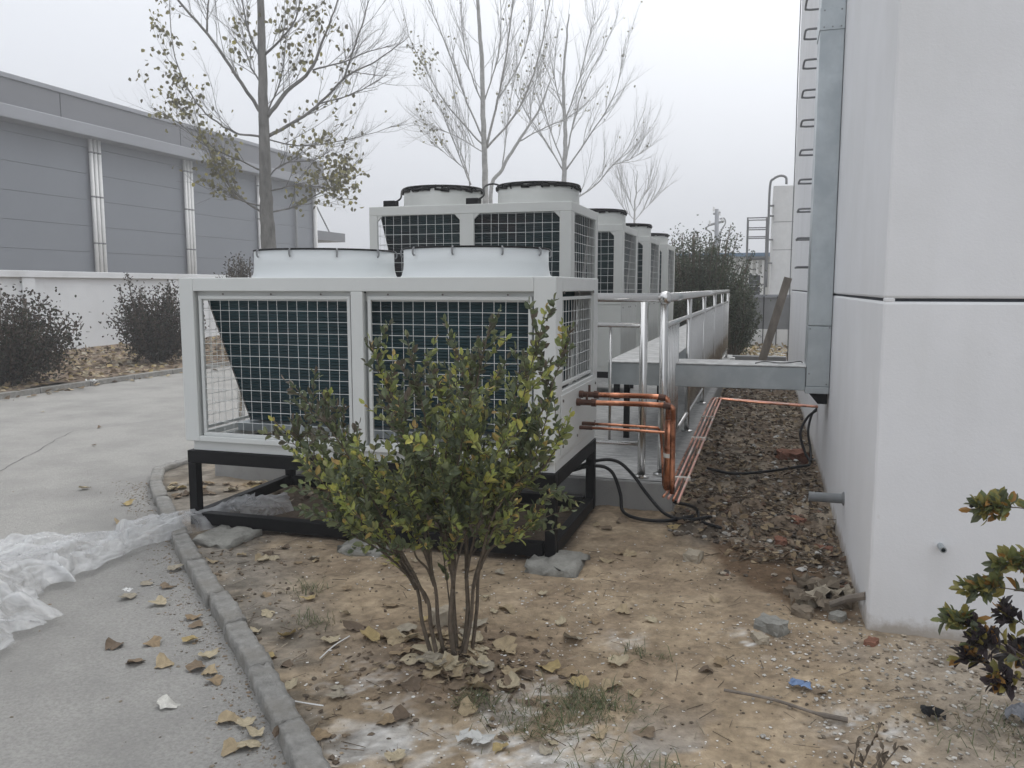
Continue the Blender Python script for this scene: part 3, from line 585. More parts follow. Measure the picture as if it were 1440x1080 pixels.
# ================================================================== PIPES
cpi = empty('copper_pipework', (-.53, 5.1, .33), 'bright copper pipes leaving the side of the nearest chiller and dropping beside the railing', 'pipes')
def pipe(pts_, r, mat, name='copper_pipe', n=10, cv=6): return MB().tube(curve(pts_, cv) if cv else pts_, r, n).build(name, mat, cpi, smooth=True)
for (y_, z_, xe, ys) in ((5.13, .925, -.545, 1), (5.05, .885, -.505, 0)):
    q = pipe([(ux1 + .005, y_, z_), (-.95, y_, z_), (-.7, y_ - .003, z_ + .003), (xe - .05, y_, z_), (xe - .01, y_, z_ - .01), (xe, y_, z_ - .05), (xe, y_ + .005, .65), (xe + .004, y_, .34)], .0165, m_copper)
    MB().tube([(ux1 - .01, y_, z_), (ux1 + .03, y_, z_), (ux1 + .031, y_, z_), (ux1 + .1, y_, z_)], [.024, .024, .019, .019], 10).build('brazed_joint', m_burnt, q)
    MB().tube([(ux1 + .10, y_, z_), (ux1 + .13, y_, z_)], .025, 10).build('union_nut', m_burnt, q)
    MB().tube([(xe - .06, y_, z_ + .001), (xe - .015, y_, z_ - .005)], .021, 10).build('brazed_joint', m_burnt, q)
    MB().tube([(ux1 + .07, y_, z_ + .01), (ux1 + .07, y_, z_ + .06)], .008, 8).build('valve_stem', m_burnt, q)
MB().tube([(-.525, 5.09, .79), (-.525, 5.09, .36)], [.034, .036], 12).build('pipe_sleeve', m_copper, cpi, smooth=True)
MB().tube([(-.525, 5.09, .585), (-.525, 5.09, .56)], .039, 12).build('tape_band', m_tape, cpi)
for (y_, z_, xe) in ((5.22, .722, -.60), (5.14, .708, -.535)):
    q = pipe([(ux1 + .005, y_, z_), (-.9, y_, z_), (xe - .05, y_, z_ - .005), (xe - .01, y_, z_ - .015), (xe + .005, y_, z_ - .06), (xe + .02, y_ - .02, .5), (xe + .03, y_ - .02, .35)], .0085, m_copper, n=8)
    MB().tube([(ux1 - .01, y_, z_), (ux1 + .09, y_, z_)], .013, 8).build('brazed_joint', m_burnt, q)
lin = empty('copper_line_bundle', (.0, 7, .4), 'bundle of four thin taped copper lines sloping up to the white wall', 'pipes')
for k in range(4):
    o_ = (k - 1.5) * .03
    MB().tube(curve([(-.515 + o_, 5.12, .30 - .01 * k), (-.50 + o_, 5.4, .31), (-.45 + o_, 6.8, .43), (-.41 + o_, 7.95 + o_ * .5, .53), (-.38 + o_ * .6, 8.08, .545), (-.33, 8.1 + o_ * .8, .54), (.1, 8.1 + o_ * .8, .515 + .004 * (k % 2)), (.55, 8.1 + o_ * .8, .50)], 6), .0085, 7).build('copper_line', m_cupink if k % 2 else m_copper, lin, smooth=True)
for yy, zz, xx in ((5.55, .322, -.49), (6.6, .412, -.458), (7.3, .475, -.435)): MB().box((xx - .058, yy, zz - .013), (xx + .058, yy + .022, zz + .013)).build('tie', m_tape, lin, bevel=.004)
def hose(name, pts_, r, label, cat, mat=m_rubber): return tag(MB().tube(curve(pts_, 8), r, 8).build(name, mat, org=pts_[0], smooth=True), label, cat)
hose('black_cable', [(-1.3, 5.62, .3), (-1.12, 5.7, .34), (-1.0, 5.74, .3), (-.93, 5.72, .15), (-.90, 5.66, .04), (-.78, 5.55, .025), (-.6, 5.56, .02), (-.42, 5.7, .03)], .012, 'inner one of two black cables looping from under the nearest chiller to the platform foot', 'cable')
hose('black_cable', [(-1.32, 5.66, .28), (-1.14, 5.74, .36), (-.98, 5.78, .37), (-.86, 5.79, .28), (-.74, 5.76, .14), (-.6, 5.66, .04), (-.45, 5.6, .03), (-.3, 5.72, .03)], .012, 'outer, higher arched black cable looping across the platform end', 'cable')
hose('black_cable', [(.5, 8.08, .47), (.42, 8.05, .40), (.36, 7.95, .27), (.40, 7.85, .12), (.44, 7.7, .04), (.3, 7.5, .04), (.05, 7.2, .05), (-.2, 7.1, .04), (-.42, 7.2, .05)], .012, 'black cable drooping from the copper lines at the wall onto the rubble', 'cable')
hose('black_cable', [(.51, 8.16, .48), (.46, 8.1, .42), (.43, 8.0, .28), (.45, 7.9, .14), (.45, 7.72, .05)], .011, 'short second black cable hanging on the wall below the duct', 'cable')
hose('black_cable', [(-.50, 5.2, .25), (-.42, 5.62, .12), (-.40, 5.85, .03), (-.36, 5.65, .015), (-.22, 5.5, .02)], .011, 'black cable end trailing below the copper pipes at the platform corner', 'cable')
sp = empty('drain_stub', (.51, 5.33, .31), 'short grey drain pipe stub sticking out of the white wall', 'pipe')
MB().lathe(0, 0, [(.036, 0), (.036, .24), (.031, .24), (.031, 0)], 18); t_ = MB().lathe(0, 0, [(.030, -.03), (.030, .205), (.025, .205), (.025, .0), (.001, .0)], 18)
t_.v = [(.51 - p[2], 5.33 + p[1], .315 + p[0]) for p in t_.v]; t_.build('pipe', M('grey_pvc', (.19, .20, .205), .5), sp, smooth=False)
c2 = MB().lathe(0, 0, [(.043, -.002), (.043, .006), (.031, .012)], 14); c2.v = [(.51 - p[2], 5.33 + p[1], .315 + p[0]) for p in c2.v]; c2.build('wall_collar', m_grey, sp)
t_ = MB().lathe(0, 0, [(.014, -.03), (.014, .07), (.009, .07), (.009, .02), (.001, .02)], 12); t_.v = [(.80 + p[0], 4.04 - p[2], .44 + p[1]) for p in t_.v]
tag(t_.build('drain_spout', m_galv, org=(.8, 4.04, .44)), 'tiny metal drain spout poking from the front of the white wall', 'pipe')

# ================================================================== BACKGROUND LEFT
XP = -16.6
pw = empty('perimeter_wall', (XP, 30, 0), 'long low white wall with projecting coping in front of the grey warehouse', 'wall')
MB().box((XP - .24, 4, -.2), (XP, 75, 1.83)).build('wall_body', m_pwall, pw)
MB().box((XP - .34, 3.9, 1.833), (XP + .09, 75.1, 1.99)).build('coping', m_pwall, pw, bevel=.01)
for k in range(14): MB().box((XP + .002, 5.3 + k * 5.0, -.2), (XP + .06, 5.65 + k * 5.0, 1.829)).build('pilaster', m_pwall, pw)
XH = -24.0; YE = 41.5
wh = empty('warehouse', (XH - 10, 25, 0), 'long grey metal clad warehouse with dark fascia and white downpipes', 'building')
MB().box((XH - 20, -2, 0), (XH - .06, YE - .06, 7.0)).build('wall_core', m_whpan, wh)
zs = [0, 1.0, 1.95, 2.9, 3.85, 4.8, 5.75, 6.7, 7.25]
bays = [-2, 5.7, 10.6, 15.5, 20.4, 25.62, 30.82, 36.2, YE]
for i in range(len(bays) - 1):
    for j in range(len(zs) - 1): MB().box((XH - .058, bays[i] + .01, zs[j] + .007), (XH, bays[i + 1] - .01, zs[j + 1] - .007)).build('wall_panel', m_whpan, wh)
    MB().box((XH - .058, bays[i] + .01, 7.24), (XH + .004, bays[i + 1] - .01, 7.26)).build('flashing', m_grey, wh)
for j in range(len(zs) - 1): MB().box((XH - 20, YE - .058, zs[j] + .012), (XH - .06, YE, zs[j + 1] - .012)).build('wall_panel', m_whpan, wh)
MB().box((XH - 20.3, -2.3, 7.44), (XH + .45, YE + .35, 8.28)).build('fascia', m_whfas, wh)
MB().box((XH - .3, -2.35, 7.0), (XH + .62, YE + .4, 7.437)).build('gutter', m_whgut, wh, bevel=.03)
MB().box((XH - 20.4, -2.4, 8.283), (XH + .5, YE + .42, 8.45)).build('roof_trim', m_whgut, wh, bevel=.02)
yy = -1.0
while yy < YE: MB().box((XH + .452, yy, 7.45), (XH + .458, yy + .03, 8.27)).build('fascia_joint', m_groove, wh); yy += 6.2
for y_, n_ in ((15.5, 3), (20.4, 3), (25.62, 3), (30.82, 3), (36.2, 3)):
    for k in range(n_):
        p = MB().tube([(XH + .12, y_ - .2 + k * .2, .2), (XH + .12, y_ - .2 + k * .2, 7.0)], .072, 8).build('downpipe', m_white, wh, smooth=True)
        for z_ in (3.2, 4.9, 6.5): MB().lathe(XH + .12, y_ - .2 + k * .2, [(.075, z_), (.083, z_ + .01), (.083, z_ + .05), (.075, z_ + .06)], 8).build('pipe_clip', m_grey, p)
for y_ in (39.4, YE - .15): MB().tube([(XH + .12, y_, .2), (XH + .12, y_, 7.0)], .07 if y_ < 40 else .12, 8).build('downpipe', m_grey if y_ < 40 else m_white, wh, smooth=True)
cn = MB().box((XH - 3, YE + .01, 4.25), (XH + .1, YE + 3.3, 4.75)).build('canopy', m_whfas, wh); MB().tube([(XH, YE + .02, 6.3), (XH, YE + 1.6, 4.76)], .04, 6).build('tie_rod', m_grey, cn)

# ================================================================== BACKGROUND RIGHT
fb_ = empty('far_white_building', (3, 27, 0), 'farther white tower block with panel joints behind the near white building', 'building')
zc = [-.1, 1.0, 2.72, 3.55, 4.62]
for a, b in zip(zc[:-1], zc[1:]): MB().box((.16, 26.5, a + .008), (6.2, 34, b - .008)).build('wall_panel', m_cream if a < 0 else m_white, fb_)
MB().box((.2, 26.53, 0), (6.1, 33.9, 4.55)).build('wall_core', m_grey, fb_)
MB().tube(curve([(.52, 26.3, 4.63), (.5, 26.3, 4.82), (.35, 26.3, 4.88), (.16, 26.3, 4.8), (.06, 26.3, 4.6), (.05, 26.3, 3.5), (.05, 26.3, 1.6)], 6), .035, 8).build('goose_neck_pipe', m_grey, fb_, smooth=True)
for z_ in (2.3, 3.0, 3.7, 4.0): MB().box((.04, 26.28, z_), (.2, 26.49, z_ + .04)).build('pipe_bracket', m_grey, fb_)
lb = empty('low_workshop', (-6, 42, 0), 'low pale workshop with blue roof edge beyond the evergreen bush', 'building')
MB().box((-6, 40, -.1), (3, 48, 3.0)).build('wall', m_cream, lb)
MB().box((-6.3, 39.6, 3.003), (3.3, 48.4, 3.16)).build('roof', m_blueroof, lb)
for k in range(24): MB().box((-5.9 + k * .25, 39.93, 0), (-5.8 + k * .25, 39.998, 2.95)).build('cladding_rib', m_white, lb)
wn = MB().box((-.75, 39.93, 1.1), (-.15, 39.998, 2.2)).build('window', m_white, lb); MB().box((-.7, 39.91, 1.15), (-.2, 39.928, 1.62)).build('pane', m_glass, wn); MB().box((-.7, 39.91, 1.66), (-.2, 39.928, 2.15)).build('pane', m_glass, wn)
sc = empty('steel_stair_tower', (-.35, 30, 0), 'thin dark steel stair frame standing before the far white tower', 'stairs')
for x_ in (-.62, .0):
    for y_ in (29.6, 30.6): MB().tube([(x_, y_, 0), (x_, y_, 3.95)], .03, 6).build('post', m_grey, sc)
for z_ in (.9, 1.7, 2.6, 3.3, 3.6, 3.93):
    MB().tube([(-.62, 29.6, z_), (0, 29.6, z_)], .022, 6).build('rail', m_grey, sc); MB().tube([(-.62, 30.6, z_), (0, 30.6, z_)], .022, 6).build('rail', m_grey, sc)
MB().box((-.62, 29.6, 2.55), (.0, 30.6, 2.6)).build('landing', m_grey, sc)
for k in range(6): MB().box((-.1 - .07 * k, 29.65, .3 + .38 * k), (-.02 - .07 * k + .05, 30.5, .33 + .38 * k)).build('tread', m_grey, sc)
lw = empty('low_fence', (-.1, 24, 0), 'low grey panel fence with thin rods between the bush and the white building', 'fence')
MB().box((-2.2, 24.02, .45), (1.2, 24.12, 1.32)).build('fence_panel', m_grey, lw); MB().box((-2.2, 24.0, -.1), (1.2, 24.14, .447)).build('base_wall', m_white, lw); MB().box((-2.2, 23.97, 1.323), (1.2, 24.17, 1.40)).build('top_rail', m_whgut, lw)
for k in range(10): MB().tube([(-2.1 + k * .35, 23.95, 0), (-2.1 + k * .35, 23.95, 1.35)], .014, 6).build('rod', m_black, lw)
tag(MB().box((-1.4, 17.75, -.1), (.48, 17.95, .19)).build('dark_step', m_grey, org=(-.4, 17.85, 0), bevel=.015), 'dark low concrete step across the end of the rubble strip', 'step')
tag(rough_block('white_bucket', m_white, (-.62, 16.95, .12), (.2, .2, .2), .2, None, .006, (3, 3, 3), 5), 'small white block at the far end of the railing', 'block')
p0, p1 = Vector((-.04, 16.4, .05)), Vector((.43, 16.9, 1.78)); dd = (p1 - p0).normalized(); sd = Vector((1, -.1, -dd.x / dd.z)).normalized(); nn = dd.cross(sd)
tag(MB().add([p0 + sd * a + nn * b for a, b in ((-.075, -.02), (.075, -.02), (.075, .02), (-.075, .02))] + [p1 + sd * a + nn * b for a, b in ((-.075, -.02), (.075, -.02), (.075, .02), (-.075, .02))],
    [(3, 2, 1, 0), (4, 5, 6, 7), (0, 1, 5, 4), (1, 2, 6, 5), (2, 3, 7, 6), (3, 0, 4, 7)]).build('wooden_plank', m_wood, org=p0), 'weathered plank leaning against the far end of the white wall', 'plank')
ub = fdist((0, 60, 0))
up = empty('utility_pole', pf(1007, 425, 58) * 1, 'pale utility pole with a cross arm and looping wires behind the bush', 'pole')
q = lambda u, v, o=0: pf(u, v, 58 + o)
MB().tube([q(1007, 440), q(1008, 294)], [.2, .13], 8).build('post', m_whgut, up, smooth=True)
MB().tube([q(996, 317), q(1018, 311)], .09, 6).build('cross_arm', m_grey, up); MB().tube([q(1003, 301), q(1013, 299)], .08, 6).build('cross_arm', m_grey, up)
for a, b in ((998, 316), (1016, 312), (1012, 303), (1004, 297)): MB().tube([q(a, b), q(a, b - 6)], [.1, .06], 6).build('insulator', m_white, up)
MB().tube(curve([q(1012, 308), q(1018, 307), q(1020, 314), q(1014, 325), q(1011, 345), q(1010, 370)], 5), .05, 5).build('looped_wire', m_grey, up); MB().tube(curve([q(996, 318), q(992, 322), q(1000, 328), q(1001, 345), q(1001, 370)], 5), .05, 5).build('looped_wire', m_grey, up)

# ================================================================== VEGETATION
def leafquad(mb, p, axis, nrm, ln, wd, col, fold=.25, n=1):
    """pointed oval leaf, folded along the midrib"""
    a = axis.normalized(); s = a.cross(nrm); s = s.normalized() if s.length > 1e-5 else a.orthogonal().normalized(); u = s.cross(a).normalized()
    mb.add([p, p + a * ln * .35 + s * wd * .5 + u * wd * fold, p + a * ln * .75 + s * wd * .38 + u * wd * fold * .7, p + a * ln - u * ln * .06, p + a * ln * .75 - s * wd * .38 + u * wd * fold * .7, p + a * ln * .35 - s * wd * .5 + u * wd * fold, p + a * ln * .4],
           [(0, 1, 6), (1, 2, 6), (2, 3, 6), (3, 4, 6), (4, 5, 6), (5, 0, 6)], col)
def rv(s=1): return Vector((random.gauss(0, s), random.gauss(0, s), random.gauss(0, s)))
class Tree:
    def __init__(s): s.mb = MB(); s.tips = []; s.lf = MB()
    def twigs(s, pts, r0, n, ln, depth, up=.35, ang=(.5, .95), t0=.15):
        k = len(pts)
        for i in range(n):
            t = t0 + (1 - t0) * (i + random.random()) / n; f = t * (k - 1); a = int(min(f, k - 2)); p = pts[a].lerp(pts[a + 1], f - a); d = (pts[a + 1] - pts[a]).normalized()
            ax = d.cross(rv()).normalized(); d2 = Matrix.Rotation(random.uniform(*ang), 3, ax) @ d; d2 = (d2 + Vector((0, 0, up * random.random()))).normalized()
            L_ = ln * random.uniform(.45, 1.1) * (1.1 - .55 * t); m = 4; q = [p]; 
            for j in range(m): d2 = (d2 + rv(.10) + Vector((0, 0, up * .22))).normalized(); q.append(q[-1] + d2 * L_ / m)
            rr = r0 * (1 - .6 * t) ; s.mb.tube(q, [rr * (1 - .75 * j / m) for j in range(m + 1)], 4 if depth < 2 else 3, cap=False)
            s.tips.append(q)
            if depth < 2: s.twigs(q, rr * .55, max(3, int(n * .62)), L_ * .55, depth + 1, up, ang, .1)
def make_tree(base, limbs, label, hfrac, wpx, twn, tln, leafspots, mat, leafsize, seed, group='poplar trees behind the chillers', tw_r=.018, anyleaf=0., lcol=None, ang=(.35, .8), up=.4, lk=.1):
    random.seed(seed); D = fdist(base); T = Tree()
    root = empty('poplar_tree', base, label, 'tree', group)
    TR = MB()
    for li, (pts_, w0, w1) in enumerate(limbs):
        off = 0 if li == 0 else random.choice((-1, 1)) * random.uniform(.06, .16)
        P = []
        for i, (u, v) in enumerate(pts_):
            t = i / (len(pts_) - 1); L0 = abs(pts_[-1][0] - pts_[0][0]) + abs(pts_[-1][1] - pts_[0][1])
            P.append(pf(u, v, D + off * t * L0 / FPX * D * 1.6))
        if li == 0: P = [Vector(base)] + P
        P = curve(P, 5)
        P = [p + rv(.006 * D / 20) for p in P]
        kx = .88 if li == 0 else .52
        rs = [kx * (w0 + (w1 - w0) * i / (len(P) - 1)) / 2 / FPX * D for i in range(len(P))]
        (TR if li == 0 else T.mb).tube(P, rs, 10 if li == 0 else 7)
        if li == 0: T.twigs(P[len(P) // 3:], tw_r * D / 20, twn // 2, tln * .8, 1, .4, (.6, 1.1), .3)
        else: T.twigs(P, tw_r * D / 20, twn, tln, 0, up, ang, .12)
    tr = TR.build('trunk', mat, root, smooth=True); T.mb.build('branches', mat, tr, smooth=True)
    lf = MB(); cols = lcol or [(.22, .21, .10), (.27, .25, .12), (.16, .15, .09), (.40, .35, .10), (.14, .13, .09)]
    def put(p, s=1.):
        leafquad(lf, p, rv() + Vector((0, 0, -1.2)), rv(), leafsize * random.uniform(.7, 1.2) * s, leafsize * random.uniform(.65, .95) * s, random.choice(cols[:3] if random.random() < .75 else cols), .12)
    def screen(p):
        r = p - Vector((0, 0, H)); f = r.dot(FWD); zc = f * math.cos(PITCH) - r.z * math.sin(PITCH); yc = -f * math.sin(PITCH) - r.z * math.cos(PITCH); rt = r.x * math.cos(YAW) + r.y * math.sin(YAW)
        return 720 + FPX * rt / zc, 540 + FPX * yc / zc
    for q_ in T.tips:                                     # leaves hang on twigs that pass through the leafy zones
        for p in q_[1:]:
            u, v = screen(p); pr = anyleaf
            for (cu, cv_, ru, rv_, d_) in leafspots:
                if ((u - cu) / ru)**2 + ((v - cv_) / rv_)**2 < random.uniform(.35, 1.5): pr = max(pr, d_ * lk)
            while random.random() < pr: put(p + rv(.09)); pr -= .45
    lf.build('crown_leaves', m_dry, root, usecol=True)
    return root
BX = -11.6
def row_base(px, dx=0):
    a = math.atan((px - 720) / math.hypot(FPX, 136)) - YAW; x = BX + dx; return (x, x / math.tan(a), .05)
T1 = [([(378, 352), (375, 300), (373, 250), (371, 180), (369, 100), (367, 20), (366, -90), (368, -200)], 27, 6),
      ([(371, 165), (332, 106), (292, 48), (252, 2), (232, -40), (222, -100)], 10, 3), ([(291, 46), (292, 15), (296, -30), (292, -90)], 6, 2),
      ([(376, 192), (420, 168), (452, 143), (488, 107), (530, 85), (575, 52)], 10, 2), ([(484, 111), (497, 70), (512, 25), (528, -30)], 6, 2), ([(450, 146), (500, 130), (545, 105)], 4, 1.5),
      ([(376, 165), (404, 128), (436, 100), (452, 62), (466, 25), (488, -30)], 12, 3), ([(440, 98), (480, 88), (520, 72), (562, 62)], 5, 1.5),
      ([(368, 85), (352, 52), (342, 10), (334, -50)], 7, 2), ([(371, 78), (398, 52), (418, 20), (424, -40)], 7, 2), ([(368, 120), (350, 85), (338, 30)], 5, 1.5),
      ([(368, 192), (330, 186), (290, 160), (262, 120), (244, 70), (238, 0)], 6, 2), ([(368, 240), (330, 222), (290, 205), (250, 172), (212, 150)], 5, 1.5),
      ([(370, 300), (335, 275), (305, 235), (285, 190), (268, 140)], 6, 1.5), ([(372, 290), (340, 282), (318, 260), (300, 236)], 5, 1.5),
      ([(376, 300), (415, 290), (455, 268), (482, 250), (506, 222)], 5, 1.5), ([(374, 270), (410, 262), (440, 262), (470, 265)], 5, 1.5), ([(376, 196), (420, 205), (470, 200), (520, 188), (572, 170)], 4, 1),
      ([(376, 250), (400, 230), (440, 225), (470, 210)], 4, 1.5), ([(374, 160), (392, 120), (400, 80), (405, 30)], 5, 1.5)]
make_tree(row_base(377), T1, 'tall leafy poplar nearest the warehouse, yellowing leaves on its lower boughs', 0, 27, 14, 1.8,
          [(470, 255, 48, 34, 1.5), (400, 262, 85, 30, 1.4), (325, 250, 45, 38, 1.1), (240, 110, 42, 62, 1.0), (232, 20, 30, 40, .9), (385, 190, 62, 50, .75), (430, 60, 55, 80, .5), (370, 100, 60, 100, .35), (410, 160, 90, 130, .3), (270, 190, 60, 40, .5)], m_bark, .115, 11, tw_r=.0105)
T2 = [([(682, 290), (681, 215), (679, 150), (677, 80), (672, 10), (668, -70)], 11, 4),
      ([(682, 208), (655, 178), (622, 138), (598, 96), (578, 58), (566, 10)], 5, 1.5), ([(684, 206), (700, 140), (713, 70), (722, 0), (728, -50)], 7, 2), ([(684, 208), (725, 160), (750, 105), (768, 30), (775, -30)], 6, 2),
      ([(679, 195), (652, 130), (630, 70), (606, 10), (596, -30)], 5, 1.5), ([(680, 150), (660, 95), (650, 40), (648, -20)], 4, 1.5), ([(700, 140), (730, 90), (745, 40), (752, -20)], 4, 1.2),
      ([(662, 260), (640, 205), (618, 150), (600, 120)], 4, 1.2), ([(681, 215), (650, 196), (618, 182), (600, 186)], 3, 1), ([(682, 140), (700, 80), (705, 20), (700, -30)], 4, 1.5), ([(661, 262), (655, 240), (625, 215), (605, 200)], 3, 1)]
make_tree(row_base(682), T2, 'bare slender poplar rising directly behind the fan ducts of the big cream chiller', 0, 11, 13, 3.0,
          [(595, 80, 25, 25, .9), (606, 185, 22, 50, .3)], m_barkpale, .14, 12, tw_r=.0105, anyleaf=.004, ang=(.2, .55), up=.5)
T3 = [([(793, 262), (795, 200), (794, 165), (792, 120), (796, 60), (800, 20)], 9, 2),
      ([(794, 235), (805, 180), (822, 120), (848, 70), (865, 30)], 5, 1), ([(795, 240), (830, 190), (865, 130), (880, 55)], 5, 1), ([(792, 230), (770, 170), (760, 110), (768, 50)], 4, 1), ([(792, 240), (765, 195), (735, 150), (722, 120)], 4, 1),
      ([(794, 285), (828, 268), (862, 232), (885, 205), (908, 150)], 5, 1), ([(862, 232), (890, 222), (915, 205)], 3, 1), ([(794, 170), (815, 110), (830, 50), (838, 20)], 4, 1), ([(795, 165), (780, 110), (785, 40)], 4, 1)]
make_tree(row_base(793), T3, 'bare poplar of middle distance with a dark twig knot halfway up its trunk', 0, 9, 14, 4.2, [(740, 110, 15, 40, .2)], m_barkpale, .17, 13, tw_r=.0095, anyleaf=.004, ang=(.2, .6), up=.45)
T3b = [([(690, 278), (706, 238), (728, 200), (745, 175), (760, 150), (775, 110)], 7, 2), ([(706, 238), (712, 190), (718, 140), (728, 90)], 4, 1), ([(728, 200), (765, 180), (800, 165), (830, 140)], 4, 1), ([(745, 175), (750, 130), (760, 90)], 3, 1)]
b3 = Vector(row_base(690, -2.5)); 
make_tree(tuple(b3 + Vector((0, 1.5, 0))), T3b, 'thin pale poplar leaning to the right between two taller bare ones', 0, 7, 13, 3.2, [(735, 130, 30, 50, .25)], m_barkpale, .15, 14, tw_r=.008, anyleaf=.006, ang=(.2, .6), up=.45)
T4 = [([(892, 330), (893, 290), (895, 262), (896, 240)], 4, 1), ([(893, 300), (880, 270), (872, 245)], 2.2, .6), ([(893, 298), (908, 270), (916, 245)], 2.2, .6), ([(893, 310), (915, 285), (930, 268)], 2, .6), ([(893, 310), (875, 290), (866, 272)], 2, .6)]
make_tree(row_base(892), T4, 'small far bare tree just above the second row chiller', 0, 4, 9, 5.0, [], m_barkpale, .15, 15, tw_r=.011, ang=(.2, .5), up=.5)
# ---- broadleaf bushes
def bush(base, hgt, rad, nleaf, cols, label, seed, leafsize=.06, name='bush', cat='bush', group=None, spikes=8, flat=1., stem_n=9, squash=1.0):
    random.seed(seed); b = Vector(base); root = empty(name, base, label, cat, group); lf = MB(); stm = MB(); wts = []
    for k in range(stem_n + spikes):
        sp_ = k >= stem_n; a = random.uniform(0, math.tau); r_ = rad * (random.uniform(.25, 1) if not sp_ else random.uniform(.5, 1.12)); z_ = hgt * (random.uniform(.5, .95) if not sp_ else random.uniform(.75, 1.12)) * (1.1 - .45 * (r_ / rad)**2)
        tip = b + Vector((math.cos(a) * r_, math.sin(a) * r_ * squash, z_)); P = curve([b + Vector((math.cos(a), math.sin(a), 0)) * rad * .08, b.lerp(tip, .45) + Vector((math.cos(a), math.sin(a), 0)) * rad * .12 + rv(.03), tip], 6)
        stm.tube(P, [.02 * hgt / 1.5 * (1 - .8 * i / (len(P) - 1)) for i in range(len(P))], 5); wts.append((P, sp_))
    for i in range(nleaf):
        P, sp_ = random.choice(wts); t = random.uniform(.28, 1) if not sp_ else random.uniform(.25, 1); f = t * (len(P) - 1); k = int(min(f, len(P) - 2)); p = P[k].lerp(P[k + 1], f - k)
        p = p + rv((.13 if not sp_ else .045) * rad * (1.25 - .6 * t) * 1.35)
        if p.z < b.z + .06: continue
        c = random.choice(cols); v_ = random.uniform(.7, 1.3); leafquad(lf, p, rv() + Vector((0, 0, .4)), rv() + Vector((0, 0, .8)), leafsize * random.uniform(.7, 1.3), leafsize * .55, tuple(x * v_ for x in c))
    stm.build('stems', m_stem, root, smooth=True); lf.build('foliage', m_leaf, root, usecol=True); return root
dk = [(.034, .034, .020), (.034, .024, .017), (.048, .032, .022), (.028, .034, .018), (.06, .042, .028)]
b1 = pz(22, 548, .05); bush((b1.x - .75, b1.y + .55, .05), 1.5, 1.12, 9000, dk, 'dark bush at the left edge in front of the low white wall', 21, .062, group='dark bushes in the leafy bed', spikes=10, stem_n=60)
b2 = pz(214, 512, .05); bush((b2.x - .05, b2.y + .2, .05), 1.78, .92, 9000, dk, 'dark upright bush left of the nearest chiller, before the white wall', 22, .062, group='dark bushes in the leafy bed', spikes=10, stem_n=60)
bush((-13.4, 19.1, .05), 2.55, .6, 6500, [(.06, .055, .035), (.075, .06, .045), (.05, .045, .035)], 'brownish bush top showing above the nearest chiller left fan duct', 23, .07, group='dark bushes in the leafy bed', stem_n=60, spikes=4)
ev = [(.068, .085, .048), (.052, .067, .038), (.095, .112, .066), (.06, .077, .048)]
random.seed(5)
bush((-1.45, 19.8, 0), 2.95, 1.38, 34000, ev, 'big dark evergreen bush behind the end of the railing', 24, .06, name='evergreen_bush', spikes=16, stem_n=150)
bush((-.62, 18.9, 0), 1.75, .62, 5200, ev + [(.09, .10, .06)], 'smaller spreading evergreen bush between the railing end and the plank', 25, .055, name='evergreen_bush', spikes=10, stem_n=16)

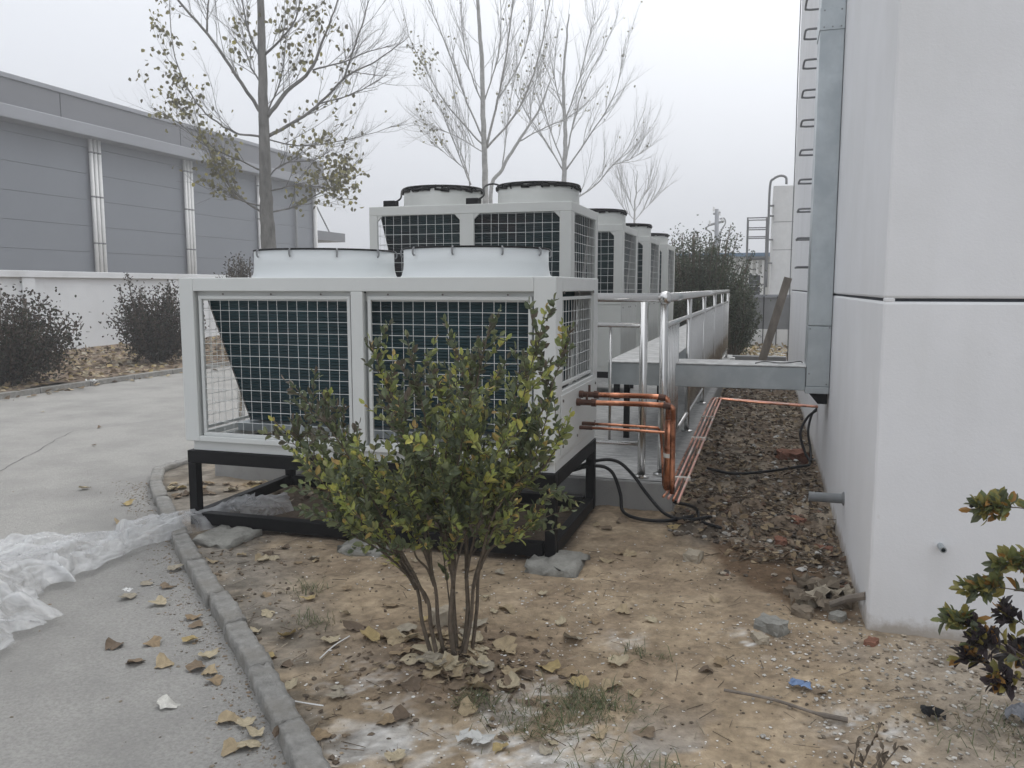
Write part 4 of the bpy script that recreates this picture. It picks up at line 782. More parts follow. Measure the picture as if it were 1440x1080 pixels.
# ---- leafy shrub in the foreground
def leaf_mesh(col, k):
    mb = MB(); rr = random.Random(k); leafquad(mb, Vector((0, 0, 0)), Vector((1, 0, rr.uniform(-.1, .15))), Vector((0, 0, 1)), 1, .52, col, rr.uniform(.12, .34)); return mb.mesh('leaf', m_leaf, usecol=True)
def shrub_plant(root, stems, leafcol, lsize, n_single, twig_len, step, seed, extra=None, lf0=.5, t0=.26):
    random.seed(seed); leaves = []
    for si, (P, r0) in enumerate(stems):
        mb = MB(); mb.tube(P, [r0 * (1 - .78 * i / (len(P) - 1)) for i in range(len(P))], 7); K = len(P)
        def along(q, rad, tipw, start, z_hi):
            tone = 2 if random.random() < (.45 if z_hi else .2) else 0
            acc = 0; 
            for i in range(len(q) - 1):
                d = q[i + 1] - q[i]; Ls = d.length; dn = d.normalized(); s = 0
                while s < Ls:
                    t = (i + s / Ls) / (len(q) - 1)
                    if t > start:
                        for sg in (-1, 1):
                            if random.random() < .86:
                                sd_ = dn.cross(rv()).normalized(); ax = (dn * random.uniform(.3, 1.0) + sd_ * random.uniform(.6, 1.1) + Vector((0, 0, .25))).normalized()
                                leaves.append((q[i] + dn * s, ax, (rv(.7) + Vector((0, 0, 1))).normalized(), lsize * random.uniform(.65, 1.2) * (1 - .35 * max(0, t - .8) / .2), t * tipw + tone, q[i].z))
                    s += step * random.uniform(.7, 1.3)
            leaves.append((q[-1], (q[-1] - q[-2]).normalized(), rv().normalized(), lsize * .8, tipw + tone, q[-1].z))
        along(P, r0, 1, lf0, 1)
        zl_ = .56 if r0 > 0 and P[0].z < 1 and 'shrub' in root.name else 0
        nt_ = max(5, int((19 if lsize < .05 else 18) * (P[-1] - P[0]).length))
        for j in range(nt_):
            t = t0 + (.96 - t0) * (j + random.random()) / nt_; f = t * (K - 1); a = int(min(f, K - 2)); p = P[a].lerp(P[a + 1], f - a); d = (P[a + 1] - P[a]).normalized()
            if p.z < zl_ + random.uniform(-.06, .06): continue
            d2 = (Matrix.Rotation(random.uniform(.45, 1.15), 3, d.cross(rv()).normalized()) @ d + Vector((0, 0, .18))).normalized(); L_ = twig_len * random.uniform(.5, 1.2) * (1.15 - .5 * t); q = [p]
            for m_ in range(4): d2 = (d2 + rv(.12) + Vector((0, 0, .06))).normalized(); q.append(q[-1] + d2 * L_ / 4)
            mb.tube(q, [r0 * .28 * (1 - .6 * m_ / 4) for m_ in range(5)], 4, cap=False); along(q, .002, random.choice((.3, .5, .9)), .12, 0)
        mb.build('stem', m_stem, root, smooth=True)
    cam_p = Vector((0, 0, H)); org = ORG[root.name]
    def colour(t, z, p):
        return leafcol(t, z, p)
    L2 = [(p, a, n_, s, colour(t, z, p)) for p, a, n_, s, t, z in leaves]
    # the leaves that show largest: near, broadside to the viewer and on the outside of the crown
    def score(l):
        v_ = (l[0] - cam_p); return l[3] / v_.length * (.35 + abs(l[2].dot(v_.normalized()))) * (1 if not extra else extra(l[0]))
    L2.sort(key=score, reverse=True); cache = {}
    for (p, a, n_, s, c) in L2[:n_single]:
        key = (tuple(round(x, 2) for x in c), random.randrange(3))
        if key not in cache: cache[key] = leaf_mesh(c, key[1])
        x_ = a.normalized(); y_ = n_.cross(x_); y_ = y_.normalized() if y_.length > 1e-4 else x_.orthogonal().normalized(); z_ = x_.cross(y_)
        o = bpy.data.objects.new('leaf', cache[key]); COL.objects.link(o); o.parent = root
        o.matrix_local = Matrix(((x_.x * s, y_.x * s, z_.x * s, p.x - org.x), (x_.y * s, y_.y * s, z_.y * s, p.y - org.y), (x_.z * s, y_.z * s, z_.z * s, p.z - org.z), (0, 0, 0, 1)))
    lf = MB()
    for (p, a, n_, s, c) in L2[n_single:]: leafquad(lf, p, a, n_, s, s * .52, c, random.uniform(.12, .34))
    if lf.v: lf.build('foliage', m_leaf, root, usecol=True)['kind'] = 'stuff'
    return len(L2)
sb = (-1.22, 3.17, .03)
sr = empty('leafy_shrub', sb, 'many stemmed green shrub with yellowing tips, in the soil before the nearest chiller', 'shrub')
tips = [(690, 452, .1), (768, 436, -.1), (803, 462, .0), (520, 478, .1), (575, 492, -.15), (640, 478, .2), (735, 500, .25), (415, 545, -.05), (385, 592, .1), (455, 560, .25), (775, 560, -.2), (612, 520, -.3), (665, 540, -.35), (560, 560, -.3),
        (420, 640, -.15), (437, 715, -.1), (760, 640, -.1), (500, 640, -.4), (720, 600, -.35), (610, 620, -.45), (540, 520, .35), (700, 520, .4), (775, 690, .1), (480, 600, .3), (650, 500, -.1), (560, 660, -.35), (690, 660, -.3), (470, 690, -.25), (428, 680, .1), (402, 612, .05), (792, 598, .05), (762, 722, .0), (505, 722, -.2), (640, 738, -.25), (716, 730, .1), (560, 735, -.3), (600, 560, .1)]
stems = []; random.seed(31); D0 = fdist(sb); order = sorted(range(len(tips)), key=lambda i: (tips[i][0] + 60 * tips[i][2]))
for g0 in range(0, len(order), 5):
    grp = [tips[i] for i in order[g0:g0 + 5]]; tps = [pf(u, v, D0 + o) for u, v, o in grp]
    cen = sum(tps, Vector()) / len(tps); b = Vector(sb) + Vector(((g0 / len(order) - .45) * .13 + random.uniform(-.015, .015), random.uniform(-.05, .05), -.03))
    fk = b.lerp(cen, .38); fk.x = b.x + (cen.x - b.x) * .13; fk.y = b.y + (cen.y - b.y) * .13; fk += rv(.015)
    for k, tp in enumerate(tps):
        out = Vector((tp.x - fk.x, tp.y - fk.y, 0)); m1_ = fk.lerp(tp, .4) - out * .06 + rv(.02); m2_ = fk.lerp(tp, .72) + rv(.02) - out * .02
        if k == 0: stems.append((curve([b, b.lerp(fk, .5) + rv(.008), fk, m1_, m2_, tp], 5), random.uniform(.009, .012)))
        else: stems.append((curve([fk - (fk - b) * .12, fk + (m1_ - fk) * .3, m1_, m2_, tp], 5), random.uniform(.0055, .007)))
    if g0 == 15:
        e_ = b + (cen - b) * .55 + rv(.06); stems.append((curve([b + rv(.02), b.lerp(e_, .5) + rv(.02), e_], 5), .005))
def shrubcol(t, z, p):
    r_ = random.random(); hi = max(0, min(1, (z - .5) / .7))
    if t >= 2:
        t -= 2
        if t > .25 and r_ < .85: return random.choice(((.46, .44, .12), (.40, .42, .12), (.46, .34, .12), (.36, .40, .11), (.33, .38, .12)))
        return random.choice(((.29, .31, .11), (.23, .27, .10)))
    purple = p.x < -1.32 and z > .95 and r_ < .55
    if purple or (z > 1.15 and r_ < .3): return random.choice(((.13, .105, .08), (.11, .10, .07), (.10, .10, .07)))
    if t > .8 and r_ < .3: return random.choice(((.46, .44, .12), (.40, .42, .13), (.46, .32, .13), (.34, .38, .11)))
    if t > .4 and r_ < .3: return random.choice(((.29, .31, .11), (.23, .27, .105), (.30, .29, .115)))
    return random.choice(((.125, .15, .075), (.155, .18, .09), (.13, .155, .095), (.10, .125, .07), (.18, .20, .10)))
NL = shrub_plant(sr, stems, shrubcol, .0435, 300, .21, .0255, 41)
# ---- plant at the right edge
sb2 = (1.2, 3.3, .02)
sr2 = empty('purple_leaved_plant', sb2, 'small plant with purple and yellow green leaves at the right edge before the white wall', 'plant')
tips2 = [(1366, 716, 0), (1352, 828, 0), (1398, 792, -.05), (1334, 870, -.05), (1350, 925, .05), (1368, 900, -.1), (1408, 862, .1), (1425, 915, 0), (1392, 955, -.1)]
st2 = []; random.seed(33); D1 = fdist(sb2)
for (u, v, o) in tips2:
    tp = pf(u, v, D1 + o); b = Vector(sb2) + rv(.02); b.z = 0
    if v < 850: P = [b, Vector((b.x + .12, b.y, tp.z * .5)), Vector((tp.x + .34, tp.y + .02, tp.z - .05)), tp + Vector((.17, 0, .015)), tp]
    else: m_ = b.lerp(tp, .5) + Vector((.05, 0, .05)) + rv(.012); P = [b, b.lerp(m_, .5) + Vector((.03, 0, 0)), m_, m_.lerp(tp, .6) + Vector((0, 0, .015)), tp]
    st2.append((curve(P, 5), .0055))
def col2f(t, z, p):
    r_ = random.random(); t = t % 2
    if z < .5 and p.x > .72 and r_ < .75: return random.choice(((.05, .04, .045), (.06, .046, .05), (.055, .048, .046)))
    if r_ < .8: return random.choice(((.20, .22, .08), (.15, .18, .08), (.28, .26, .09), (.13, .15, .09)))
    return random.choice(((.33, .18, .05), (.28, .24, .07)))
NL2 = shrub_plant(sr2, st2, col2f, .052, 290, .055, .046, 43, lf0=.62, t0=.8)
for k_ in (0, 3, 6):
    p = st2[k_][0][-1] + Vector((0, 0, .012)); MB().lathe(p.x, p.y, [(.001, p.z - .008), (.007, p.z - .004), (.008, p.z), (.006, p.z + .006), (.001, p.z + .008)], 8).build('berry', m_rubber, sr2, smooth=True)
# small dry seedlings at the bottom edge
sd = empty('dry_seedling', (.27, 2.55, 0), 'small dark dry seedling at the bottom edge of the picture', 'plant')
for k, (u, v) in enumerate(((1238, 1020), (1204, 1050), (1262, 1055), (1240, 1062))):
    tp = pz(u, v + 30); tp.z = .03; b = Vector((.27 + .01 * k, 2.5, .0)); q = curve([b, b.lerp(tp, .5) + Vector((0, 0, .05)), tp + Vector((0, 0, .06))], 5)
    mb = MB().tube(q, .0025, 5); 
    for j in range(2, len(q)): leafquad(mb, q[j], rv() + Vector((0, 0, 1)), rv(), .035, .014, None)
    mb.build('stem', m_stem, sd)

# ================================================================== PLASTIC SHEET
cl = [(-3.75, 1.7), (-3.88, 2.35), (-4.02, 2.95), (-3.98, 3.55), (-3.74, 4.05), (-3.55, 4.55), (-3.42, 4.85), (-3.25, 5.1)]
hw = [.5, .70, .74, .5, .13, .10, .17, .08]; hh = [.22, .27, .27, .2, .09, .07, .08, .03]
C = curve([Vector((a, b, 0)) for a, b in cl], 44); K = len(C); mt = 170; Vv = []
ss = np.linspace(0, len(cl) - 1, K); hwI = np.interp(ss, range(len(cl)), hw); hhI = np.interp(ss, range(len(cl)), hh)
for i, p in enumerate(C):
    t = (C[min(i + 1, K - 1)] - C[max(i - 1, 0)]).normalized(); nr = Vector((-t.y, t.x, 0))
    for j in range(mt):
        u = j / (mt - 1) * 2 - 1; s_ = i / K * 9
        wr = float(fbm(s_ * 1.7, u * 2.1 + 4, 3) - .5); edge = 1 + .55 * float(fbm(s_ * 2.3, 3 + (1 if u > 0 else 9), 3) - .5) * 1.6
        f1 = 1 - abs(2 * float(vnoise(s_ * .6 + wr * 2.5, u * hwI[i] * 7 + wr * 3.5 + 20)) - 1); f2 = 1 - abs(2 * float(vnoise(s_ * 1.0 + wr * 3 + 7, u * hwI[i] * 21 + wr * 6 + 5)) - 1)
        f3 = float(fbm(s_ * 3.2, u * 46 * max(.3, hwI[i]), 3))
        env = max(0, 1 - abs(u)**2.2); z = .012 + hhI[i] * env * (.18 + .40 * f1**1.5 + .34 * f2**1.7 + .12 * f3) + .012 * f3
        x_ = u * hwI[i] * edge + (f2 - .5) * .05 * hwI[i]
        Vv.append(p + nr * x_ + t * (f1 - .5) * .06 + Vector((0, 0, z + (.09 if p.y > 3.9 and p.x > -3.75 else 0) * max(0, 1 - abs(u)) )))
mb = MB(); mb.add(Vv, [(i * mt + j, i * mt + j + 1, (i + 1) * mt + j + 1, (i + 1) * mt + j) for i in range(K - 1) for j in range(mt - 1)])
m_film = bpy.data.materials.new('clear_film'); m_film.use_nodes = True; n = m_film.node_tree.nodes; l = m_film.node_tree.links; pb = n['Principled BSDF']
pb.inputs['Base Color'].default_value = (.78, .79, .80, 1); pb.inputs['Roughness'].default_value = .09; pb.inputs['Specular IOR Level'].default_value = .7
tr = n.new('ShaderNodeBsdfTransparent'); tl = n.new('ShaderNodeBsdfTranslucent'); tl.inputs[0].default_value = (.8, .81, .82, 1)
m1 = n.new('ShaderNodeMixShader'); m1.inputs[0].default_value = .4; l.new(pb.outputs[0], m1.inputs[1]); l.new(tl.outputs[0], m1.inputs[2])
m2 = n.new('ShaderNodeMixShader'); nz_ = n.new('ShaderNodeTexNoise'); nz_.inputs['Scale'].default_value = 5; nz_.inputs['Detail'].default_value = 6; nz_.inputs['Distortion'].default_value = 1.5
tcx = n.new('ShaderNodeTexCoord'); l.new(tcx.outputs['Object'], nz_.inputs['Vector']); mr = n.new('ShaderNodeMapRange'); mr.inputs['From Min'].default_value = .3; mr.inputs['From Max'].default_value = .7; mr.inputs['To Min'].default_value = .32; mr.inputs['To Max'].default_value = .88; l.new(nz_.outputs[0], mr.inputs[0])
l.new(mr.outputs[0], m2.inputs[0]); l.new(m1.outputs[0], m2.inputs[1]); l.new(tr.outputs[0], m2.inputs[2]); l.new(m2.outputs[0], n['Material Output'].inputs[0])
tag(mb.build('plastic_sheet', m_film, org=(-4.5, 3.3, 0), smooth=True), 'crumpled clear plastic sheet trailing from the road to under the black stand', 'plastic sheet')

# ================================================================== LITTER, STONES, LEAVES
def stone_geo(mb, p, r, col, rr, flat=.65):
    vs = [(1, 0, 0), (-1, 0, 0), (0, 1, 0), (0, -1, 0), (0, 0, 1), (0, 0, -1), (.6, .6, .5), (-.6, .6, .5), (.6, -.6, .5), (-.6, -.6, .5)]
    fs = [(4, 6, 7), (4, 7, 9), (4, 9, 8), (4, 8, 6), (0, 6, 8), (0, 2, 6), (2, 7, 6), (2, 1, 7), (1, 9, 7), (1, 3, 9), (3, 8, 9), (3, 0, 8), (5, 2, 0), (5, 1, 2), (5, 3, 1), (5, 0, 3)]
    a = rr.uniform(0, 6.28); ca, sa = math.cos(a), math.sin(a); sx_, sy_ = rr.uniform(.7, 1.3), rr.uniform(.6, 1.1); out = []
    for x, y, z in vs:
        k = r * rr.uniform(.75, 1.2); x, y, z = x * k * sx_, y * k * sy_, z * k * flat; out.append((p[0] + x * ca - y * sa, p[1] + x * sa + y * ca, p[2] + z))
    mb.add(out, fs, col)
GZ = lambda x, y: float(gz(x, y))
rr = random.Random(77)
rub = MB(); pal2 = [(.42, .38, .32), (.50, .48, .44), (.34, .29, .225), (.28, .235, .18), (.58, .56, .52), (.22, .185, .145)]
pal = [(.25, .205, .15), (.19, .15, .11), (.33, .285, .225), (.145, .115, .085), (.17, .105, .075), (.27, .22, .16), (.50, .49, .46), (.36, .33, .29), (.085, .072, .06), (.135, .11, .085), (.10, .082, .065)]
for k in range(9500):
    if k < 6500: x = rr.uniform(-.56, .50); y = 4.6 + 13 * rr.random()**1.7; 
    else: x = rr.uniform(.0, 1.7); y = rr.uniform(2.6, 4.3)
    if k < 6500 and y < 5.3 and rr.random() > (x + .25) * 1.6: continue
    if k >= 6500 and (y > 4.02 and x > .5 or rr.random() > (x + .15)): continue
    if k < 6500 and math.hypot((x - .1 + (y - 4.75) * .42) / .55, (y - 4.75) / 1.1) < .5 and rr.random() < .85: continue
    s = rr.choice((.006, .008, .010, .013, .018, .026)) if k < 6500 else rr.choice((.004, .005, .007, .009, .012))
    stone_geo(rub, (x, y, GZ(x, y) + s * .2), s * (1 + .25 * max(0, y - 8) / 5), (lambda k_, c_: tuple(c * k_ for c in c_))(rr.uniform(.7, 1.15), rr.choice(pal if k < 6500 else pal2)), rr)
for k in range(5200):
    x = rr.uniform(-.55, .5); y = 4.9 + 12.5 * rr.random()**1.7
    if y < 5.5 and rr.random() > (x + .25) * 1.6: continue
    if rr.random() < .6: leafquad(rub, Vector((x, y, GZ(x, y) + rr.uniform(.004, .02))), Vector((rr.gauss(0, 1), rr.gauss(0, 1), rr.gauss(0, .35))), Vector((rr.gauss(0, .5), rr.gauss(0, .5), 1)), rr.uniform(.03, .075), rr.uniform(.02, .05), rr.choice(((.24, .18, .11), (.17, .12, .08), (.30, .235, .15), (.11, .085, .06))), rr.uniform(-.3, .3))
    else: a_ = rr.uniform(0, 6.28); q_ = Vector((x, y, GZ(x, y) + .008)); L_ = rr.uniform(.04, .16); rub.tube([q_, q_ + Vector((math.cos(a_) * L_, math.sin(a_) * L_, rr.uniform(0, .02)))], rr.uniform(.0015, .004), 3, rr.choice(((.16, .125, .09), (.10, .08, .06), (.26, .22, .17))), cap=False)
# clods, twigs and crumbs on the open soil
for k in range(5200):
    x = rr.uniform(-3.3, .6); y = rr.uniform(1.9, 4.9)
    if x < float(kerb_x(y)) + .1 or (x > .45 and y > 3.95): continue
    left_ = x + y * .9 < 1.35 - rr.random() * .6
    if not left_ and rr.random() < .6: continue
    if rr.random() < .72: s = rr.choice((.003, .004, .006, .009, .014 if left_ else .006)); k_ = rr.uniform(.7, 1.1); c_ = rr.choice(((.24, .185, .13), (.17, .135, .10), (.13, .105, .08), (.28, .225, .16))); stone_geo(rub, (x, y, GZ(x, y) + s * .15), s, tuple(q * k_ for q in c_), rr)
    else: a_ = rr.uniform(0, 6.28); q_ = Vector((x, y, GZ(x, y) + .006)); L_ = rr.uniform(.02, .1); rub.tube([q_, q_ + Vector((math.cos(a_) * L_, math.sin(a_) * L_, rr.uniform(0, .012)))], rr.uniform(.0008, .002), 3, rr.choice(((.16, .125, .09), (.10, .08, .06), (.30, .26, .2))), cap=False)
for k in range(500):                                  # crumbled leaves and bark round the shrub foot
    a_ = rr.uniform(0, 6.28); r_ = abs(rr.gauss(0, .3)); x = -1.21 + math.cos(a_) * r_ * 1.1; y = 3.14 + math.sin(a_) * r_ * .8
    leafquad(rub, Vector((x, y, GZ(x, y) + .004)), Vector((rr.gauss(0, 1), rr.gauss(0, 1), rr.gauss(0, .3))), Vector((rr.gauss(0, .5), rr.gauss(0, .5), 1)), rr.uniform(.015, .05), rr.uniform(.012, .03), rr.choice(((.20, .15, .10), (.12, .09, .065), (.30, .24, .16), (.08, .06, .045))), rr.uniform(-.3, .3))
tag(rub.build('rubble', m_attr, usecol=True), None, None, kind='stuff')
chips = MB()
spots = ((.0, 3.72, .2), (.42, 3.1, .22), (-.8, 3.05, .22), (-.6, 2.6, .35), (.1, 2.5, .35), (-.75, 3.75, .3), (.55, 3.8, .25), (-1.5, 2.85, .4), (-.95, 2.4, .3), (-2.3, 4.1, .5), (-.9, 4.3, .4))
for k in range(2600):
    cx, cy, sg = rr.choice(spots); x = rr.gauss(cx, sg); y = rr.gauss(cy, sg)
    if k % 4 == 0: x = rr.uniform(-3, 1.4); y = rr.uniform(2.0, 5.2)
    if x > .5 and y > 4.0 or x < float(kerb_x(y)) + .08: continue
    s = rr.choice((.002, .003, .004, .006)) * rr.uniform(.8, 1.5); c = rr.uniform(.45, .8); stone_geo(chips, (x, y, GZ(x, y) + s * .3), s, (c, c * .98, c * .94) if rr.random() < .8 else (.35, .28, .2), rr, .4)
for k in range(2600):                                 # grit and crumbs swept against the road side of the kerb
    y = rr.uniform(1.9, 5.6); x = float(kerb_x(y)) - .04 - abs(rr.gauss(0, .16)) - (rr.random() < .12) * rr.uniform(0, 2.5)
    s = rr.choice((.0015, .002, .003, .004, .007)) * rr.uniform(.8, 1.4); c_ = rr.choice(((.22, .19, .15), (.30, .27, .23), (.14, .12, .10), (.36, .35, .33), (.25, .19, .13))); stone_geo(chips, (x, y, -.021), s, c_, rr, .5)
tag(chips.build('plaster_chips', m_attr, usecol=True), None, None, kind='stuff')
# grass
gr = MB()
for (cx, cy, sg, n_) in ((-.60, 2.98, .1, 420), (-.72, 2.78, .12, 300), (-.35, 2.5, .1, 260), (-2.25, 3.7, .06, 90), (-2.0, 3.35, .06, 70), (-1.0, 2.85, .05, 110), (-.45, 3.45, .06, 70), (.95, 3.15, .16, 260), (-2.3, 4.35, .05, 60), (.55, 2.6, .1, 60), (-.25, 2.42, .07, 120)):
    for k in range(n_):
        x = rr.gauss(cx, sg); y = rr.gauss(cy, sg * .7); a = rr.uniform(0, 6.28); ln = rr.uniform(.025, .085); d = Vector((math.cos(a), math.sin(a), 0)); s = Vector((-d.y, d.x, 0)) * .0017; b = Vector((x, y, GZ(x, y) - .003)); h_ = rr.uniform(.3, .9)
        c = rr.choice(((.10, .13, .05), (.13, .15, .07), (.16, .16, .09), (.22, .19, .11), (.08, .11, .05)))
        gr.add([b - s, b + s, b + d * ln * .5 + s * .8 + Vector((0, 0, ln * h_ * .8)), b + d * ln * .5 - s * .8 + Vector((0, 0, ln * h_ * .8)), b + d * ln + Vector((0, 0, ln * h_ * .9))], [(0, 1, 2, 3), (3, 2, 4)], c)
tag(gr.build('grass', m_leaf, usecol=True), None, None, kind='stuff')
# dry leaves: a few shapes of curled heart-shaped blade
def dry_mesh(k, col):
    r_ = random.Random(900 + k); n_ = 16; vs = [(0, 0, 0)]; c1, c2_ = r_.uniform(-.35, .7), r_.uniform(-.5, .8); tw = r_.uniform(-.6, .6); cs = [tuple(q * .9 for q in col)]
    for ring in (.55, 1):
        for j in range(n_):
            a = j * math.tau / n_; rad = .5 * ring * (1.05 + .25 * math.cos(a)**5 - .13 * abs(math.sin(a * 2))) * (r_.uniform(.8, 1.15) if ring == 1 else 1); x, y = rad * math.cos(a) * 1.1, rad * math.sin(a) * .95
            vs.append((x, y, c1 * x * x + c2_ * y * y + tw * x * y + (r_.uniform(-.09, .1) if ring == 1 else r_.uniform(-.03, .05)))); v_ = r_.uniform(.7, 1.15); cs.append(tuple(q * v_ for q in col))
    fs = [(0, 1 + j, 1 + (j + 1) % n_) for j in range(n_)] + [(1 + j, 1 + n_ + j, 1 + n_ + (j + 1) % n_, 1 + (j + 1) % n_) for j in range(n_)]
    mb = MB(); mb.add(vs, fs, col); mb.c = cs
    mb.tube([(-.4, 0, .0), (-.55, .03, .03), (-.72, .04, .02)], .012, 4, tuple(q * .6 for q in col)); return mb.mesh('fallen_leaf', m_dry, usecol=True, smooth=True)
DN = ['tan', 'brown', 'pale tan', 'dull brown', 'yellowish', 'greyish tan', 'dark brown']
dcols = [(.40, .32, .205), (.30, .225, .14), (.46, .395, .275), (.23, .175, .12), (.43, .335, .165), (.36, .32, .25), (.16, .12, .085)]
DM = [dry_mesh(k, dcols[k % 7]) for k in range(21)]
def drop(x, y, s, label, group, z=None):
    k_ = rr.choice((0, 0, 1, 2, 2, 3, 4, 5, 6)) + 7 * rr.randrange(3)
    o = bpy.data.objects.new('fallen_leaf', DM[k_]); COL.objects.link(o); s *= 1.2 if group == 'leaves round the shrub' else .95
    o.location = (x, y, (GZ(x, y) if z is None else z) + .006 + s * .04); o.scale = (s, s, s); o.rotation_euler = (rr.gauss(0, .16), rr.gauss(0, .16), rr.uniform(0, 6.28))
    if group == 'leaves on the road': w_ = 'far out on the grey road' if y > 4.2 else ('on the grey road against the kerb' if x > float(kerb_x(y)) - .25 else 'on the bare grey road left of the kerb')
    elif group == 'leaves round the shrub': w_ = ('left of' if x < -1.42 else ('right of' if x > -.98 else ('in front of' if y < 3.15 else 'close behind'))) + ' the foreground shrub stems'
    elif group == 'leaves drifted under the stand': w_ = 'in the drift behind the black stand leg' if x > -4.0 else 'in the drift between kerb end and black stand'
    elif group: w_ = 'on open soil ' + ('between kerb and shrub' if x < -1.7 else ('before the black stand' if y > 3.75 and x < -.9 else ('right of the black stand' if y > 3.75 else ('between shrub and white wall' if x > -.75 else 'below the shrub, near the bottom edge'))))
    return tag(o, label if not group else '%s %s dry leaf %s' % ('large' if s > .092 else 'small', DN[k_ % 7], w_), 'leaf', group)
lr = 'dry tan leaf lying on the grey road beside the kerb'
for (u, v) in ((140, 602), (132, 627), (205, 822), (245, 802), (278, 880), (270, 902), (160, 910), (190, 932), (232, 935), (290, 925), (275, 940), (302, 958), (318, 1015), (343, 1020), (360, 1035), (352, 1050), (180, 710), (168, 736), (120, 688), (235, 826), (225, 850), (182, 840), (60, 580), (270, 870), (215, 905), (330, 1052), (295, 948)):
    p = pz(u, v, -.02); drop(p.x, p.y, rr.uniform(.06, .095) * (1 if v > 650 else .8), lr, 'leaves on the road', -.02)
p = pz(237, 992, -.02); o = drop(p.x, p.y, .10, 'single whitish dry leaf lying alone on the road in the lower left', None, -.02); 
o.data = dry_mesh(3, (.58, .57, .53)); 
ls = 'dry tan leaf lying on the dark soil around the stems of the foreground shrub'
for k in range(60):
    a = rr.uniform(0, 6.28); r_ = abs(rr.gauss(0, .3)) + .06; x = -1.2 + math.cos(a) * r_ * 1.15; y = 3.12 + math.sin(a) * r_ * .8
    drop(x, y, rr.uniform(.055, .095), ls, 'leaves round the shrub')
lk = 'dry brown leaf in the drift under the black stand beside the kerb end'
for k in range(95):
    x = rr.uniform(-4.75, -3.1); y = 5.78 - abs(rr.gauss(0, .3)) - max(0, -3.9 - x) * .5; 
    if x < float(kerb_x(y)) + .15: continue
    drop(x, y, rr.uniform(.06, .10), lk, 'leaves drifted under the stand')
lo = 'dry tan leaf scattered on the open soil between kerb, stand and white wall'
for k in range(75):
    x = rr.uniform(-2.9, .3); y = rr.uniform(2.3, 4.4)
    if x < float(kerb_x(y)) + .12 or math.hypot((x + 1.2) / 1.2, (y - 3.12) / .8) < .5 or (x > -.4 and y > 3.5 and rr.random() < .8): continue
    drop(x, y, rr.uniform(.04, .085), lo, 'leaves scattered on the soil')
for (u, v) in ((855, 745), (840, 740), (870, 780), (855, 792), (885, 782), (945, 745), (590, 768), (400, 775), (368, 790), (440, 790), (300, 795), (340, 785), (875, 735)):
    p = pz(u, v); drop(p.x, p.y, rr.uniform(.06, .09), lo, 'leaves scattered on the soil')
# litter in the bed beyond the road, and at its kerb
lt = MB()
for k in range(9000):
    x = rr.uniform(-16.4, -10.2); y = 8 + 26 * rr.random()**1.6
    z = .05 if x < -10.75 else -.015
    if x > -10.75 and rr.random() > .5 * (1 - (x + 10.75) / .55): continue
    j = int((y - 4) / (86 / 199)); i_ = int((x + 16.6) / (5.85 / 59)); z = float(Zb[min(j, 198), max(0, min(i_, 58))]) + .02 if x < -10.75 else -.01
    c = rr.choice(dcols); leafquad(lt, Vector((x, y, z)), Vector((rr.gauss(0, 1), rr.gauss(0, 1), rr.gauss(0, .25))), Vector((rr.gauss(0, .4), rr.gauss(0, .4), 1)), rr.uniform(.08, .14), rr.uniform(.07, .11), (lambda k_: tuple(q * k_ for q in c))(rr.uniform(.55, 1.1)), rr.uniform(-.2, .3))
for k in range(700):
    x = rr.uniform(-1.2, 1.5); y = rr.uniform(19, 24); leafquad(lt, Vector((x, y, .0)), rv(), Vector((0, 0, 1)), .12, .1, rr.choice(dcols[:5]), .2)
tag(lt.build('leaf_litter', m_dry, usecol=True), None, None, kind='stuff')
def scrap(u, v, s, mat, label, name, seed, cat, n_=7, rough=.35):
    random.seed(seed); p = pz(u, v); mb = MB(); g = []
    for i in range(n_):
        for j in range(n_): g.append((p.x + (i / (n_ - 1) - .5) * s * 1.6 + random.uniform(-.1, .1) * s, p.y + (j / (n_ - 1) - .5) * s + random.uniform(-.1, .1) * s, GZ(p.x, p.y) + .012 + random.random() * s * rough))
    mb.add(g, [(i * n_ + j, i * n_ + j + 1, (i + 1) * n_ + j + 1, (i + 1) * n_ + j) for i in range(n_ - 1) for j in range(n_ - 1) if random.random() < .93]); return tag(mb.build(name, mat, org=p), label, cat)
# single stones
def stone(u, v, r, mat, label, seed, z=None, flat=.7, cat='stone', name='stone'):
    p = pz(u, v); q_ = (p.x, p.y, GZ(p.x, p.y) + r * flat * .35)
    return tag(rough_block(name, mat, q_, (r * 2.1, r * 1.6, r * 2 * flat), seed * 1.3, None, r * .13, (4, 4, 3), seed, smooth=False), label, cat)
stone(975, 790, .055, m_palestone, 'pale lump of stone alone on the bare tan soil', 1); stone(1084, 890, .06, m_stoneblk, 'grey lump of stone on the soil a step from the wall corner', 2)
stone(622, 882, .05, m_palestone, 'yellowish stone wedged among the stems of the foreground shrub', 3, flat=1.1); stone(1068, 905, .035, m_palestone, 'small tan stone just before the grey lump', 4)
for k, (u, v, r, mt_, lb_) in enumerate(((1118, 840, .045, m_rag, 'round dull stone at the left end of the pile by the wall corner'), (1140, 852, .055, m_palestone, 'pale flat stone low in the pile by the wall corner'), (1152, 836, .06, m_rag, 'brown lump at the top of the pile by the wall corner'), (1165, 858, .04, m_rag, 'tan stone at the front of the pile by the wall corner'), (1182, 850, .06, m_rag, 'dull brown stone in the pile touching the white wall'), (1128, 868, .045, m_rag, 'small brown lump before the pile by the wall corner'), (1178, 872, .035, m_stoneblk, 'rounded grey stone nearest the wall corner'))):
    stone(u, v, r, mt_, lb_, 60 + k)
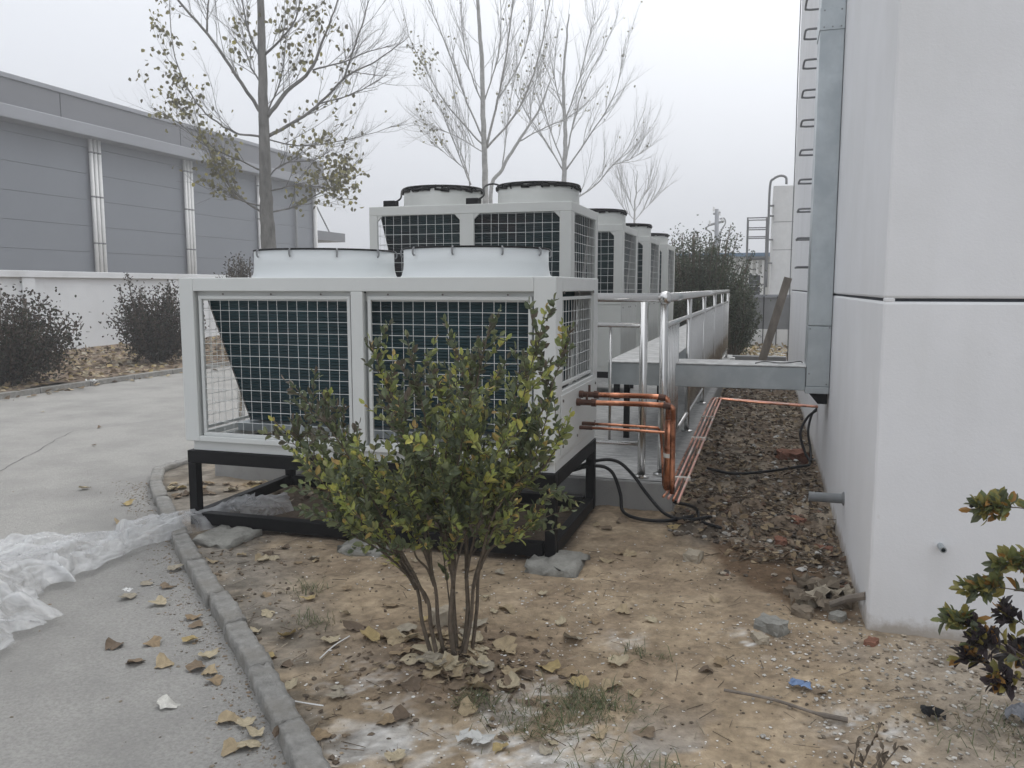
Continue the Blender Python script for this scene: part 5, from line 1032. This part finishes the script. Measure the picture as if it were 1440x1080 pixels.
for k, (u, v, s__, m__, lb_) in enumerate(((1145, 838, .13, m_rag, 'crumpled brown rag lying over the stones at the wall corner'), (1172, 848, .12, m_palestone, 'crumpled pale brown paper among the stones at the wall corner'), (1132, 856, .1, m_rag, 'torn brown sacking at the left of the wall corner pile'))): scrap(u, v, s__, m__, lb_, ('rag', 'crumpled_paper', 'sacking')[k], 20 + k, 'rubbish', rough=.7)
for k, (u, v, r, lb_) in enumerate(((1115, 645, .12, 'broken red brick lying flat on the far rubble below the duct'), (1098, 765, .045, 'small red brick piece in the rubble strip'), (1158, 772, .05, 'dark red brick piece beside the white wall'), (1225, 908, .03, 'brown brick fragment at the foot of the wall front'), (1120, 735, .05, 'orange brick piece below the drain stub'))): stone(u, v, r, m_brick, lb_, 80 + k, name='brick_piece', cat='brick', flat=.5)
# corner stick, long stick, scraps
p, q2 = pz(1018, 977), pz(1192, 1020)
tag(MB().tube(curve([p + Vector((0, 0, .02)), p.lerp(q2, .4) + Vector((0, .01, .025)), p.lerp(q2, .75) + Vector((0, -.01, .022)), q2 + Vector((0, 0, .02))], 4), [.006] * 9 + [.010] * 4, 7).build('dead_stick', m_wood, org=p), 'long thin dead stick lying on the soil at the lower right', 'stick')
p, q2 = Vector((.36, 4.25, .03)), Vector((.515, 4.13, .14)); tag(MB().tube([p, p.lerp(q2, .5) + Vector((0, 0, .01)), q2], [.016, .018, .02], 7).build('broken_branch', m_wood, org=p), 'short broken branch propped on the wall corner', 'branch')
scrap(1125, 972, .052, m_blueplas, 'crumpled scrap of blue plastic on the soil', 'plastic_scrap', 1, 'scrap'); scrap(668, 1050, .075, m_cream, 'flaky white plaster scrap near the bottom edge below the shrub', 'plaster_scrap', 2, 'scrap')
scrap(1434, 1024, .06, m_whgut, 'white crumpled bag at the foot of the right edge plant', 'crumpled_bag', 3, 'bag', rough=.9); scrap(180, 838, .03, m_white, 'small white paper scrap on the road', 'paper_scrap', 4, 'scrap'); scrap(1310, 1018, .05, m_rubber, 'small black rubber scrap in front of the white wall', 'rubber_scrap', 6, 'scrap', rough=.6)
p = pz(80, 545, .0); scrap(130, 540, .12, m_white, 'white paper scrap at the kerb of the leafy bed', 'paper_scrap', 5, 'scrap', rough=.7)
for (pts_, lb_) in ((((400, 990), (425, 995), (455, 1000)), 'white string lying on the soil beside the kerb'), (((433, 1040), (440, 1060), (446, 1079)), 'white string at the bottom edge next to the kerb'), (((450, 932), (470, 915), (492, 902)), 'pale dry stalk left of the shrub foot')):
    P = [pz(a, b) for a, b in pts_]; P = [Vector((q.x, q.y, GZ(q.x, q.y) + .012)) for q in P]; tag(MB().tube(curve(P, 5), .003, 5).build('string', m_white, org=P[0]), lb_, 'string')
p = pz(182, 968, .0)
